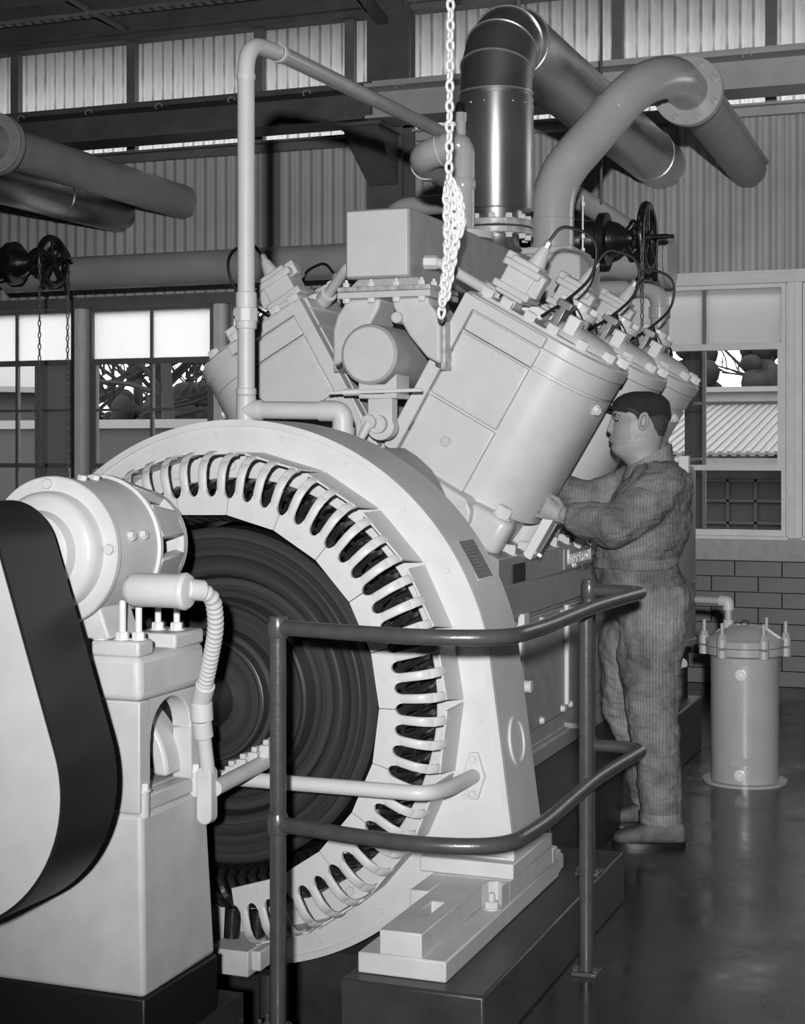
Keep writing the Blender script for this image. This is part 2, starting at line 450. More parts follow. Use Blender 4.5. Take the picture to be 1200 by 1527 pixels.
# crane runway beams, one each side of the column
hook = MB()
hook.tube(arc((0, 0, 0), (1, 0, 0), (0, 0, 1), .035, -.3, PI + .9, 10), .007, 6)
hookm = hook.mesh('rail_clip', BRASS)
for x0, x1, m, lb in ((-9.1, XS - .01, STEEL_D, 'dark crane runway beam on the left half of the back wall'),  # left beam's darker colour stands in for dimmer light there
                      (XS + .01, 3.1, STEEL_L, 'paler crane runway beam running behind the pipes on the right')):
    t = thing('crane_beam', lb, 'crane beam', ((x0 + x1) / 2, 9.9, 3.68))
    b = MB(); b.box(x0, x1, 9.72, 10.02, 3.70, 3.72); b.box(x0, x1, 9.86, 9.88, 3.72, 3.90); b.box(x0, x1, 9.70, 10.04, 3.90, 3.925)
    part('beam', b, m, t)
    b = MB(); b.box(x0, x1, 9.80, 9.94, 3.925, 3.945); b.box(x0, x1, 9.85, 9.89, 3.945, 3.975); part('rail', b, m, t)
    n = 0; x = x0 + .25
    while x < min(x1, .6):
        q_ = link('rail_clip', hookm, (x, 9.70, 3.895), t); q_.scale = (.75, 1, .6); x += .56
# ================================================================== foundations
SX, SZ = -2.22, .767
plm = MB(); plm.box(-1.585, -1.2, 3.72, 5.245, 0, .166)
pl = solo('generator_plinth', plm, CONC_D, 'low black concrete plinth under the stepped pale soleplate', 'plinth', bevel=.008)
epm = MB(); epm.box(-3.1, -1.45, 5.25, 8.08, 0, .27)
solo('engine_plinth', epm, CONC_D, 'tall black concrete plinth under the engine behind the workman', 'plinth', bevel=.01)
ppm = MB(); ppm.box(-2.662, -1.990, 3.447, 3.835, 0, .151)
solo('pedestal_plinth', ppm, BLACK, 'black base block under the bearing pedestal at lower left', 'plinth', bevel=.006)

# soleplate with steps, slot and holding-down bolt
sp = thing('soleplate', 'pale stepped cast soleplate on the low black plinth', 'soleplate', (-1.44, 4.3, .166))
m = MB()
def boxes(m, *bs):
    for b in bs: m.box(*b)
boxes(m, (-1.56, -1.32, 3.78, 4.86, .166, .22))
part('lower_step', m, PAINT2, sp, bevel=.005)
def rect(x0, x1, y0, y1, z): return [(x0, y0, z), (x1, y0, z), (x1, y1, z), (x0, y1, z)]
m = MB(); m.rings([rect(-1.5, -1.385, 3.78, 4.34, .2195), rect(-1.5, -1.385, 3.78, 4.34, .283), rect(-1.462, -1.425, 3.93, 4.07, .283), rect(-1.462, -1.425, 3.93, 4.07, .2195)], closed=True)
part('slotted_block', m, PAINT2, sp, bevel=.004)
m = MB(); boxes(m, (-1.56, -1.503, 4.16, 4.34, .2195, .282)); part('side_step', m, PAINT2, sp, bevel=.004)
m = MB(); boxes(m, (-1.56, -1.325, 4.34, 4.80, .2195, .2828))
part('upper_step', m, PAINT2, sp, bevel=.005)
m = MB()
m.prism([(-1.385, 4.34), (-1.325, 4.34), (-1.325, 4.27), (-1.333, 4.31), (-1.355, 4.328), (-1.377, 4.31), (-1.385, 4.27)], lambda a, b, h: (a, b, h), .2195, .2825)
part('bolt_pocket', m, PAINT2, sp)
m = MB(); boxes(m, (-1.55, -1.325, 4.80, 4.86, .2195, .265), (-1.55, -1.33, 4.86, 4.92, .166, .24), (-1.55, -1.335, 4.92, 4.97, .166, .215))
part('end_steps', m, PAINT2, sp, bevel=.005)
bolt(sp, (-1.355, 4.27, .22), (0, 0, 1), .02, .022, PAINT2, 'anchor_bolt', .02)

# ================================================================== generator
gen = thing('generator', 'large pale ring shaped generator with slotted guard and dark rotor, ahead of the engine', 'generator', (SX, 4.5, -.07))
R0 = .835
def outer(a, dr=0.):
    """outline radius point of the stator frame at angle a (deg) from +x"""
    r = math.radians(a); x, z = (R0 - dr) * math.cos(r), (R0 - dr) * math.sin(r)
    s = 1 if x >= 0 else -1
    return x, z, s
def outline(dr=0., n=96):
    pts = []
    t0 = math.radians(13); f = .894 - dr; fz = -.441 + dr * .4
    c0 = ((R0 - dr) * math.cos(t0), (R0 - dr) * math.sin(t0))
    q = math.sqrt((R0 - dr) ** 2 - fz ** 2)
    a1 = math.atan2(fz, q)
    right = [(c0[0] + (f - c0[0]) * i / 8, c0[1] + (fz + .02 - c0[1]) * i / 8) for i in range(9)] + [(f, fz), (f - .05, fz), (q + .06, fz), (q, fz)]
    for i in range(n + 1):                         # over the top, left to right excluded ends
        a = PI - t0 - (PI - 2 * t0) * i / n
        pts.append(((R0 - dr) * math.cos(a), (R0 - dr) * math.sin(a)))
    pts += right[1:]
    m_ = 60
    for i in range(1, m_):
        a = a1 - (PI + 2 * a1) * i / m_
        pts.append(((R0 - dr) * math.cos(a), (R0 - dr) * math.sin(a)))
    pts += [(-x, z) for x, z in right[::-1]][:-1]
    return pts
OUT = outline()
def ring_of(pts, inner, y0, y1):
    """closed ring: outer outline pts, inner radius, between y0 and y1"""
    m = MB(); n = len(pts)
    inn = []
    for x, z in pts:
        l = math.hypot(x, z); inn.append((x / l * inner, z / l * inner))
    A = [(SX + x, y0, SZ + z) for x, z in pts]; B = [(SX + x, y1, SZ + z) for x, z in pts]
    C = [(SX + x, y1, SZ + z) for x, z in inn]; D = [(SX + x, y0, SZ + z) for x, z in inn]
    return m.rings([A, B, C, D], closed=True)
part('stator_frame', ring_of(OUT, .655, 4.40, 4.69), PAINT, gen, smooth=25, bevel=.004)
O2 = outline(.0); I2 = outline(.02)
m = MB(); m.rings([[(SX + x, 4.392, SZ + z) for x, z in O2], [(SX + x, 4.401, SZ + z) for x, z in O2], [(SX + x, 4.401, SZ + z) for x, z in I2], [(SX + x, 4.392, SZ + z) for x, z in I2]], closed=True)
part('rim_band', m, PAINT, gen, smooth=25)
# feet
for s in (1, -1):
    m = MB(); x0, x1 = SX + s * .62, SX + s * .904
    m.box(min(x0, x1), max(x0, x1), 4.35, 4.76, .283, .327)
    part('foot', m, PAINT, gen, bevel=.004)
m = MB(); m.box(-1.38, -1.345, 4.42, 4.50, .327, .345); part('shim_block', m, STEEL_D, gen)
# rotor, hub and shaft
prof = [(.02, 3.2), (.085, 3.2), (.085, 4.212), (.165, 4.218), (.176, 4.212), (.183, 4.216), (.186, 4.25), (.202, 4.252), (.208, 4.285), (.272, 4.284), (.281, 4.278), (.289, 4.284),
        (.296, 4.34), (.352, 4.34), (.364, 4.312), (.388, 4.308), (.392, 4.311), (.42, 4.307), (.424, 4.304), (.45, 4.302), (.454, 4.305), (.472, 4.301), (.476, 4.298), (.498, 4.298), (.507, 4.306), (.507, 4.56), (.02, 4.56)]
m = MB(); m.lathe(prof, (SX, 0, SZ), (0, 1, 0), 128)
part('rotor', m, ROTORM, gen, smooth=20, org=(SX, 4.3, SZ))
m = MB(); m.lathe([(.1755, 4.2125), (.176, 4.2085), (.1795, 4.2085), (.1805, 4.2125)], (SX, 0, SZ), (0, 1, 0), 96, close=True)
part('hub_rim', m, SHEET_D, gen)
# winding: dark core and bent coil ends
m = MB(); m.lathe([(.525, 4.44), (.655, 4.44), (.655, 4.62), (.525, 4.62)], (SX, 0, SZ), (0, 1, 0), 96, close=True)
part('winding_core', m, COILM, gen)
m = MB(); m.tube([(SX + .535, 4.44, SZ - .02), (SX + .535, 4.33, SZ - .012), (SX + .55, 4.285, SZ + .004), (SX + .585, 4.27, SZ + .026), (SX + .622, 4.295, SZ + .045), (SX + .64, 4.36, SZ + .055), (SX + .642, 4.44, SZ + .058)], [.013] * 7, 6)
cmsh = m.mesh('winding_coil', COILM, 50, True, (SX, 4.4, SZ))
for k in range(96):
    o = link('winding_coil', cmsh, (SX, 4.4, SZ), gen); o.rotation_euler = (0, 2 * PI * k / 96, 0)
for r, y in ((.60, 4.283), (.63, 4.325)):
    m = MB(); m.tube([(SX + r * math.cos(2 * PI * i / 96), y - .012 * (i % 2), SZ + r * math.sin(2 * PI * i / 96)) for i in range(96)], .007, 5, closed=True)
    part('coil_lashing', m, COILM, gen)
# slotted guard in 22 segments, three bars each
SEG = 360 / 22
def pol(r, a, y): a = math.radians(a); return (r * math.cos(a), y - 4.4, r * math.sin(a))
hs = SEG / 2 - .12
m = MB(); n = 60; top = []
for lay, y in ((0, 4.197), (1, 4.209)):
    for i in range(n + 1):
        a = -hs + 2 * hs * i / n
        ph = ((a + SEG / 2) / (SEG / 3)) % 1       # bar centred at .5
        t = abs(ph - .5) * SEG / 3                 # degrees from the bar centre
        hb = 1.12; ho = SEG / 6
        if t < hb: ro = .628
        else:
            u = 1 - (t - hb) / (ho - hb)           # 1 at bar edge, 0 mid slot
            ro = .603 + .025 * (1 - math.sqrt(max(0, 1 - u * u)))
        ri = .553 / math.cos(math.radians(a)) * math.cos(math.radians(hs)) * 1.002
        m.v.append(pol(ri, a, y)); m.v.append(pol(ro, a, y))
q = 2 * (n + 1)
for i in range(n):
    a = 2 * i
    m.f += [(a, a + 2, a + 3, a + 1), (q + a, q + a + 1, q + a + 3, q + a + 2), (a + 1, a + 3, q + a + 3, q + a + 1), (a, q + a, q + a + 2, a + 2)]
m.f += [(0, 1, q + 1, q), (2 * n, q + 2 * n, q + 2 * n + 1, 2 * n + 1)]
segm = m.mesh('guard_segment', PAINT, 40)
m = MB()
h2 = hs - .25
A = [pol(.733, -h2 + 1.5, 4.255), pol(.733, h2 - .2, 4.255), pol(.733, h2, 4.40), pol(.733, -h2, 4.40)]
B = [pol(.739, -h2 + 1.5, 4.255), pol(.739, h2 - .2, 4.255), pol(.739, h2, 4.40), pol(.739, -h2, 4.40)]
m.hexa(A + B)
skirtm = m.mesh('guard_skirt', PAINT, 40)
barm = []
for k in range(3):
    a0 = -SEG / 2 + (k + .5) * SEG / 3
    path = [(.612, 4.205), (.64, 4.200), (.675, 4.199), (.698, 4.206), (.716, 4.221), (.727, 4.244), (.731, 4.265), (.731, 4.275)]
    rs = []
    for i, (r, y) in enumerate(path):
        p, nx = path[max(i - 1, 0)], path[min(i + 1, len(path) - 1)]
        tr, ty = nx[0] - p[0], nx[1] - p[1]; l = math.hypot(tr, ty); nr, ny = ty / l, -tr / l   # outward/front normal in (r,y)
        ring = []
        for j in range(12):
            t = 2 * PI * j / 12
            cu, sv = math.cos(t), math.sin(t)
            w = .0135 * math.copysign(abs(cu) ** .7, cu); d = .0075 * math.copysign(abs(sv) ** .7, sv)
            rr, yy = r - nr * d * -1 * -1, y + ny * d
            x, yo, z = pol(rr, a0, yy); ar = math.radians(a0)
            ring.append((x - w * math.sin(ar), yo, z + w * math.cos(ar)))
        rs.append(ring)
    m = MB(); m.rings(rs); barm.append(m.mesh('guard_bar', PAINT, 60))
gb = None
for k in range(22):
    a = .8 + SEG / 2 + SEG * k
    if 262 < a % 360 < 278: continue               # the terminal block sits here
    sgo = link('guard_segment', segm, (SX, 4.4, SZ), gen); sgo.rotation_euler = (0, -math.radians(a), 0)
    for bmk in barm + [skirtm]:
        bo = bpy.data.objects.new(bmk.name.split('.')[0], bmk); COL.objects.link(bo); bo.parent = sgo
    ar = math.radians(a)
    bo = bpy.data.objects.new('guard_bolt', None)
    # bolts of the frame face and of the guard
    for r, y, rb, da in ((.79, 4.40, .0085, 4), (.577, 4.197, .0075, 0), (.692, 4.40, .014, 0), (.577, 4.197, .0075, 0)):
        if da == 0 and r == .577 and gb is not None and gb == k: continue
        aa = math.radians(a + da)
        bolt(gen, (SX + r * math.cos(aa), y, SZ + r * math.sin(aa)), (0, -1, 0), rb, rb * .8, PAINT, 'bolt')
        if r == .577: gb = k
    bpy.data.objects.remove(bo)
# plate, access hole, terminal block under the ring
def side_pt(Y, Z, off=0.):                          # point on the sloping right flank
    t0 = math.radians(13); x0, z0 = R0 * math.cos(t0), R0 * math.sin(t0)
    k = (z0 - (Z - SZ)) / (z0 + .421)
    return (SX + x0 + (.894 - x0) * k + off, Y, Z)
m = MB(); n = 40
rs = []
for rr, off in ((.060, -.002), (.060, .006), (.068, .008), (.074, .006), (.074, -.002)):
    rs.append([side_pt(4.545 + rr * 1.02 * math.cos(2 * PI * i / n), .645 + rr * math.sin(2 * PI * i / n), off) for i in range(n)])
m.rings(rs, closed=True)
part('access_hole_rim', m, PAINT, gen)
m = MB(); m.rings([[side_pt(4.545 + .06 * math.cos(2 * PI * i / n), .645 + .06 * math.sin(2 * PI * i / n), o) for i in range(n)] for o in (-.002, .001)])
part('access_hole_cover', m, PAINT2, gen)
def frame_pt(a, y, off=0.): a = math.radians(a); return Vector((SX + (R0 + off) * math.cos(a), y, SZ + (R0 + off) * math.sin(a)))
m = MB(); m.hexa([frame_pt(25.5, 4.49), frame_pt(25.5, 4.62), frame_pt(34, 4.62), frame_pt(34, 4.49)] + [frame_pt(25.5, 4.49, .004), frame_pt(25.5, 4.62, .004), frame_pt(34, 4.62, .004), frame_pt(34, 4.49, .004)])
pk = part('nameplate', m, PLATE, gen, label='dark engraved plate')
m = MB(); m.hexa([frame_pt(25, 4.484, -.001), frame_pt(25, 4.626, -.001), frame_pt(34.5, 4.626, -.001), frame_pt(34.5, 4.484, -.001)] + [frame_pt(25, 4.484, .002), frame_pt(25, 4.626, .002), frame_pt(34.5, 4.626, .002), frame_pt(34.5, 4.484, .002)])
part('plate_edge', m, SHEET_D, gen)
m = MB(); random.seed(5)
for i in range(9):
    a = 27 + i * .75; y = 4.505
    while y < 4.60:
        w = random.uniform(.008, .024)
        m.hexa([frame_pt(a, y, .004), frame_pt(a, y + w, .004), frame_pt(a + .25, y + w, .004), frame_pt(a + .25, y, .004)] + [frame_pt(a, y, .0046), frame_pt(a, y + w, .0046), frame_pt(a + .25, y + w, .0046), frame_pt(a + .25, y, .0046)])
        y += w + .006
part('engraved_lines', m, STEEL_M, gen, kind='stuff')
tb = MB(); tb.box(-2.225, -2.09, 4.22, 4.42, -.045, .03); tb.box(-2.09, -2.06, 4.24, 4.42, -.03, .028)
part('terminal_block', tb, PAINT2, gen, bevel=.004)
bolt(gen, (-2.17, 4.22, -.01), (0, -1, 0), .012, .008, PAINT2)
for x in (-2.2, -2.115):
    m = MB(); m.cyl((x, 4.33, .03), (x, 4.34, .12), .024, n=12); part('terminal_stud', m, COILM, gen)
# brush-gear support rod bolted to the face, and the rod from the pedestal
m = MB(); m.tube(round_path([(-2.14, 4.05, .577), (-1.475, 4.05, .577), (-1.447, 4.14, .572), (-1.447, 4.385, .563)], .1, 8), .0215, 14)
part('support_rod', m, PAINT, gen)
m = MB(); m.prism([(-.034, 0), (-.012, .068), (.012, .068), (.034, 0), (.012, -.068), (-.012, -.068)], lambda a, b, h: (-1.447 + a, h, .563 + b), 4.384, 4.40)
part('rod_flange', m, PAINT, gen, bevel=.003)
for dz in (.05, -.05): bolt(gen, (-1.447, 4.384, .563 + dz), (0, -1, 0), .011, .009, PAINT)
for i in range(4):
    x = -2.05 + i * .036; z = .60 + i * .022
    m = MB(); m.box(x - .014, x + .014, 4.02, 4.07, z - .02, z + .016); m.box(x - .008, x + .008, 4.03, 4.06, z + .016, z + .03)
    part('brush_holder', m, PAINT2, gen, bevel=.002)
m = MB(); m.tube([(-2.10, 4.02, .572), (-1.99, 4.05, .64), (-1.93, 4.08, .70)], .012, 8); part('brush_arm', m, PAINT2, gen)
# rags lying on top of the ring at left
m = MB(); random.seed(3)
for i in range(5):
    c = Vector((-2.87 + random.uniform(-.03, .05), 4.5 + random.uniform(-.05, .05), SZ + .585 + random.uniform(0, .03)))
    m.tube([c + Vector((random.uniform(-.05, .05), random.uniform(-.04, .04), random.uniform(-.01, .03))) for _ in range(6)], .006, 5)
m.sphere((-2.83, 4.52, SZ + .60), .035, 10, 7, 1.2, 1, .6)
solo('rag', m, RUBBER, 'small black tangle of rag and wire on the left top of the generator ring', 'rag')

# ================================================================== bearing pedestal
pd = thing('bearing_pedestal', 'pale cast bearing pedestal with arched opening, in front of the rotor', 'pedestal', (SX, 3.64, .151))
m = MB(); m.hexa([(-2.66, 3.45, .151), (-1.993, 3.45, .151), (-1.993, 3.83, .151), (-2.66, 3.83, .151), (-2.62, 3.45, .605), (-2.0, 3.45, .605), (-2.0, 3.79, .605), (-2.62, 3.79, .605)])
part('lower_body', m, PAINT2, pd, bevel=.014, seg=3)
m = MB()
m.box(-2.45, -2.002, 3.443, 3.495, .607, .885)        # front web
arch = [(3.49 + .0, .607)]
ap = [(3.50, .645), (3.50, .78)] + [(3.605 - .105 * math.cos(PI * i / 16), .78 + .095 * math.sin(PI * i / 16)) for i in range(1, 16)] + [(3.71, .78), (3.71, .645)]
outp = [(3.445, .607), (3.445, .885), (3.785, .885), (3.785, .607)]
for x0, x1 in ((-2.06, -2.003), (-2.44, -2.385)):
    n = len(ap)
    # split the arch web in strips between outer box and the arch curve
    def op(y, z):
        if z <= .6451: return (y, .607)
        k = (y - 3.50) / .21
        return (3.445 + .34 * k, .885) if 0 < k < 1 else ((3.445 if k <= 0 else 3.785), z)
    A = []
    left = [((3.50, .645), (3.445, .607)), ((3.50, .78), (3.445, .78)), ]
    mid = [((3.605 - .105 * math.cos(PI * i / 16), .78 + .095 * math.sin(PI * i / 16)), (3.445 + .34 * i / 16, .885)) for i in range(0, 17)]
    pairs = left[:1] + [((3.50, .78), (3.445, .78))] + mid + [((3.71, .78), (3.785, .78)), ((3.71, .645), (3.785, .607))]
    rs = [[(x1, i_[0], i_[1]), (x1, o_[0], o_[1]), (x0, o_[0], o_[1]), (x0, i_[0], i_[1])] for i_, o_ in pairs]
    m.rings(rs)
    m.hexa([(x1, 3.445, .607), (x1, 3.785, .607), (x1, 3.71, .645), (x1, 3.50, .645), (x0, 3.445, .607), (x0, 3.785, .607), (x0, 3.71, .645), (x0, 3.50, .645)])
part('arched_web', m, PAINT2, pd, bevel=.006)
m = MB(); m.box(-2.39, -2.05, 3.49, 3.78, .607, .648); part('web_floor', m, PAINT2, pd)
m = MB(); m.rings([[(-2.25 + r * math.cos(a), y, .66 + r * math.sin(a)) for r, y in ((.172, 3.64), (.215, 3.64), (.215, 3.745), (.172, 3.745))] for a in [PI / 2.6 * i / 16 for i in range(17)]]); part('inner_rib', m, PAINT, pd, bevel=.01)
m = MB(); m.hexa([(-2.47, 3.42, .887), (-1.985, 3.42, .887), (-1.985, 3.77, .887), (-2.47, 3.77, .887), (-2.46, 3.425, 1.0), (-1.992, 3.425, 1.0), (-1.992, 3.765, 1.0), (-2.46, 3.765, 1.0)])
part('cap', m, PAINT2, pd, bevel=.02, seg=4)
for y0, y1 in ((3.425, 3.50), (3.61, 3.765)):
    for x0, x1 in ((-2.13, -1.994), (-2.455, -2.31)):
        m = MB(); m.box(x0, x1, y0, y1, .995, 1.035); part('lug', m, PAINT2, pd, bevel=.008, seg=3)
for x, y in ((-2.06, 3.46), (-2.02, 3.47), (-2.09, 3.69), (-2.04, 3.70)):
    bolt(pd, (x, y, 1.035), (0, 0, 1), .017, .02, NUT, 'stud', .075)
bolt(pd, (-2.115, 3.45, 1.035), (0, 0, 1), .018, .018, NUT)
for x, y in ((-2.02, 3.47), (-2.02, 3.735)):
    m = MB(); m.cyl((x + .012, y, .595), (x + .012, y, .66), .017, n=14); part('bolt_boss', m, PAINT2, pd)
    bolt(pd, (x + .012, y, .66), (0, 0, 1), .017, .02, NUT)

# ================================================================== exciter on top of the pedestal
EX, EZ = -2.22, 1.255
ex = thing('exciter', 'small pale drum shaped exciter dynamo on top of the bearing pedestal', 'exciter', (EX, 3.5, 1.05))
m = MB(); m.lathe([(.001, 3.30), (.085, 3.30), (.098, 3.306), (.102, 3.32), (.104, 3.335), (.132, 3.340), (.143, 3.347), (.149, 3.362), (.150, 3.392)], (EX, 0, EZ), (0, 1, 0), 64)
part('end_dome', m, PAINT, ex, smooth=40)
m = MB(); m.lathe([(.02, 3.388), (.184, 3.388), (.187, 3.392), (.187, 3.408)], (EX, 0, EZ), (0, 1, 0), 72); part('front_flange', m, PAINT, ex, smooth=30)
m = MB(); m.lathe([(.05, 3.408), (.180, 3.408), (.180, 3.60), (.188, 3.603), (.188, 3.616), (.05, 3.616)], (EX, 0, EZ), (0, 1, 0), 72); part('drum', m, PAINT2, ex, smooth=30)
m = MB(); m.lathe([(.02, 3.785), (.14, 3.785), (.15, 3.795), (.148, 3.82), (.10, 3.835), (.02, 3.835)], (EX, 0, EZ), (0, 1, 0), 48); part('rear_bearing_cap', m, PAINT2, ex)
for k in range(8):
    a = PI / 8 + k * PI / 4
    def ep(r, t, y): return (EX + r * math.cos(a) - t * math.sin(a), y, EZ + r * math.sin(a) + t * math.cos(a))
    m = MB(); m.hexa([ep(.16, -.046, 3.612), ep(.187, -.046, 3.612), ep(.187, .046, 3.612), ep(.16, .046, 3.612), ep(.12, -.036, 3.80), ep(.148, -.036, 3.80), ep(.148, .036, 3.80), ep(.12, .036, 3.80)])
    part('end_bell_rib', m, PAINT2, ex, bevel=.006)
m = MB(); m.lathe([(.03, 3.62), (.14, 3.62), (.10, 3.73), (.03, 3.73)], (EX, 0, EZ), (0, 1, 0), 32); part('commutator', m, IRON, ex)
for k in range(4):
    a = PI / 2 - k * PI / 2 + .05
    bolt(ex, (EX + .168 * math.cos(a), 3.388, EZ + .168 * math.sin(a)), (0, -1, 0), .014, .012, PAINT)
for a in (78, 12):
    for dy in (3.47, 3.53):
        ar = math.radians(a); bolt(ex, (EX + .18 * math.cos(ar), dy, EZ + .18 * math.sin(ar)), (math.cos(ar), 0, math.sin(ar)), .013, .013, PAINT2, washer=False)
m = MB(); m.hexa([(-2.36, 3.43, 1.037), (-2.08, 3.43, 1.037), (-2.08, 3.58, 1.037), (-2.36, 3.58, 1.037), (-2.33, 3.43, 1.12), (-2.11, 3.43, 1.12), (-2.11, 3.58, 1.12), (-2.33, 3.58, 1.12)])
part('base', m, PAINT2, ex, bevel=.006)

# ================================================================== belt guard
bg = thing('belt_guard', 'white faced belt guard with broad black side band at far left', 'belt guard', (SX, 3.1, .42))
def guard_outline(ins=0.):
    c1, r1 = (-2.255, .742), .322 - ins; c0, r0 = (-2.225, 1.255), .132 - ins
    dx, dz = c0[0] - c1[0], c0[1] - c1[1]; L = math.hypot(dx, dz); base = math.atan2(dz, dx); off = math.acos((r1 - r0) / L)
    pts = []
    for i in range(33):                             # small pulley: over the top
        a = base + off - 2 * off * i / 32; pts.append((c0[0] + r0 * math.cos(a), c0[1] + r0 * math.sin(a)))
    for i in range(49):
        a = base - off - (2 * PI - 2 * off) * i / 48; pts.append((c1[0] + r1 * math.cos(a), c1[1] + r1 * math.sin(a)))
    return pts
go = guard_outline(); gi = guard_outline(.008)
m = MB(); m.rings([[(x, y, z) for x, z in p] for p, y in ((go, 2.997), (go, 3.222), (gi, 3.222), (gi, 2.997))], closed=True)
part('side_band', m, BLACK, bg, smooth=40, label='glossy black side band')
m = MB(); m.prism(gi, lambda a, b, h: (a, h, b), 2.995, 3.003); part('front_panel', m, PAINT, bg)
m = MB(); m.prism(gi, lambda a, b, h: (a, h, b), 3.216, 3.221); part('back_panel', m, BLACK, bg)

# ================================================================== conduit box with flexible hose
cb = thing('conduit_box', 'pale rounded conduit box with ribbed hose, beside the exciter', 'conduit box', (-1.94, 3.45, .58))
m = MB(); n = 24
def cap_ring(x, r): return [(x, 3.43 + r * math.cos(2 * PI * j / n), 1.163 + r * math.sin(2 * PI * j / n)) for j in range(n)]
m.rings([cap_ring(x, r) for x, r in ((-2.035, .004), (-2.033, .02), (-2.024, .034), (-2.005, .042), (-1.90, .042), (-1.875, .0425))])
part('body', m, PAINT, cb, smooth=50)
m = MB(); m.rings([cap_ring(x, r) for x, r in ((-1.878, .045), (-1.866, .046), (-1.858, .04), (-1.853, .02))]); part('cover_rim', m, PAINT, cb, smooth=30)
hp = round_path([(-1.86, 3.44, 1.17), (-1.83, 3.50, 1.15), (-1.85, 3.56, 1.07), (-1.905, 3.63, .965), (-1.966, 3.70, .855)], .12, 12)
m = MB(); fine = []
for i in range(len(hp) - 1):
    k = max(1, int((hp[i + 1] - hp[i]).length / .003))
    fine += [hp[i].lerp(hp[i + 1], j / k) for j in range(k)]
fine.append(hp[-1])
m.tube(fine, [.0195 + .0022 * math.sin(2 * PI * i / 4.2) for i in range(len(fine))], 14); part('ribbed_hose', m, PAINT, cb, smooth=60)
for p0, p1, r in (((-1.868, 3.435, 1.168), (-1.842, 3.475, 1.162), .026), ((-1.94, 3.672, .90), (-1.968, 3.70, .85), .026), ((-1.968, 3.70, .85), (-1.968, 3.705, .80), .030), ((-1.968, 3.703, .80), (-1.968, 3.715, .755), .026)):
    m = MB(); m.cyl(p0, p1, r, n=16); part('coupling', m, PAINT, cb, bevel=.003)
m = MB(); m.cyl((-1.968, 3.715, .76), (-1.968, 3.74, .655), .019, n=16); part('rigid_conduit', m, PAINT, cb)
m = MB(); m.prism([(.022 * math.cos(PI * i / 10), .055 + .022 * math.sin(PI * i / 10)) for i in range(11)] + [(.022 * math.cos(PI + PI * i / 10), -.055 + .022 * math.sin(PI + PI * i / 10)) for i in range(11)],
                  lambda a, b, h: (-1.972 + a, h, .60 + b), 3.72, 3.76)
part('outlet_cover', m, PAINT2, cb, bevel=.004)
m = MB(); m.cyl((-1.955, 3.75, .615), (-1.953, 4.05, .63), .0215, n=14); part('branch_pipe', m, PAINT2, cb)

# ================================================================== guard rail
hr = thing('handrail', 'dark painted pipe handrail with two rails in front of the generator', 'railing', (-1.2, 4.0, 0))
XY = [(-1.70, 3.60), (-1.45, 3.545), (-1.27, 3.525), (-1.10, 3.585), (-1.08, 3.82), (-1.092, 4.35), (-1.085, 4.55), (-1.055, 4.925), (-1.24, 4.925)]
for z in (1.065, .575):
    p = [(x, y, z) for x, y in XY]
    pts = round_path(p[:3] + p[3:4] + p[4:], .14, 8)
    m = MB(); m.tube(pts, .0195, 16); part('rail', m, RAILM, hr, smooth=60)
for x, y, zt in ((-1.70, 3.60, 1.085), (-1.135, 4.475, 1.055), (-1.24, 4.925, 1.10)):
    zb = .166 if x == -1.24 else 0
    m = MB(); m.cyl((x, y, zb + .006), (x, y, zt), .0205, n=16); part('post', m, RAILM, hr, bevel=.003)
    m = MB(); m.prism([(-.05, -.035), (.05, -.035), (.05, .035), (-.05, .035)], lambda a, b, h: (x + a * .75, y + b, h), zb, zb + .012); part('base_plate', m, RAILM, hr, bevel=.002)
    for dx in (-.03, .03): bolt(hr, (x + dx, y - .01, zb + .012), (0, 0, 1), .008, .01, SHEET_D)
for z in (1.065, .575):
    for x, y in ((-1.70, 3.60), (-1.24, 4.925)):
        m = MB(); m.lathe([(.023, z - .026), (.027, z - .012), (.027, z + .012), (.023, z + .026)], (x, y, 0), (0, 0, 1), 16); part('weld_collar', m, RAILM, hr, smooth=60)
# pipes and clamp in the pit at lower left
t = thing('pipe_clamp', 'black pipe clamp with bolts in the pit corner at lower left', 'clamp', (-2.0, 3.95, -.2))
m = MB(); m.tube([(-2.3, 4.05, -.30), (-1.9, 4.02, -.18), (-1.62, 4.02, -.18)], .04, 14); part('pipe', m, IRON, t, smooth=60)
m = MB(); m.box(-1.99, -1.90, 3.97, 4.08, -.25, -.12); part('clamp_block', m, IRON, t, bevel=.008)
bolt(t, (-1.945, 4.0, -.12), (0, 0, 1), .014, .02, SHEET_D, stud=.02); bolt(t, (-1.945, 4.05, -.12), (0, 0, 1), .014, .02, SHEET_D, stud=.02)
m = MB(); m.lathe([(.001, -1.895), (.026, -1.895), (.026, -1.87), (.001, -1.87)], (0, 4.03, -.11), (1, 0, 0), 16); part('white_cap', m, NUT, t)
t = thing('drain_pipe', 'dark upright pipe below the terminal block at lower left', 'pipe', (-2.06, 4.3, -.3))
m = MB(); m.cyl((-2.06, 4.3, -.85), (-2.06, 4.3, -.05), .03, n=14); part('pipe', m, CONC_D, t)
m = MB(); m.lathe([(.038, -.4), (.038, -.34)], (-2.06, 4.3, 0), (0, 0, 1), 14); part('collar', m, CONC_D, t)
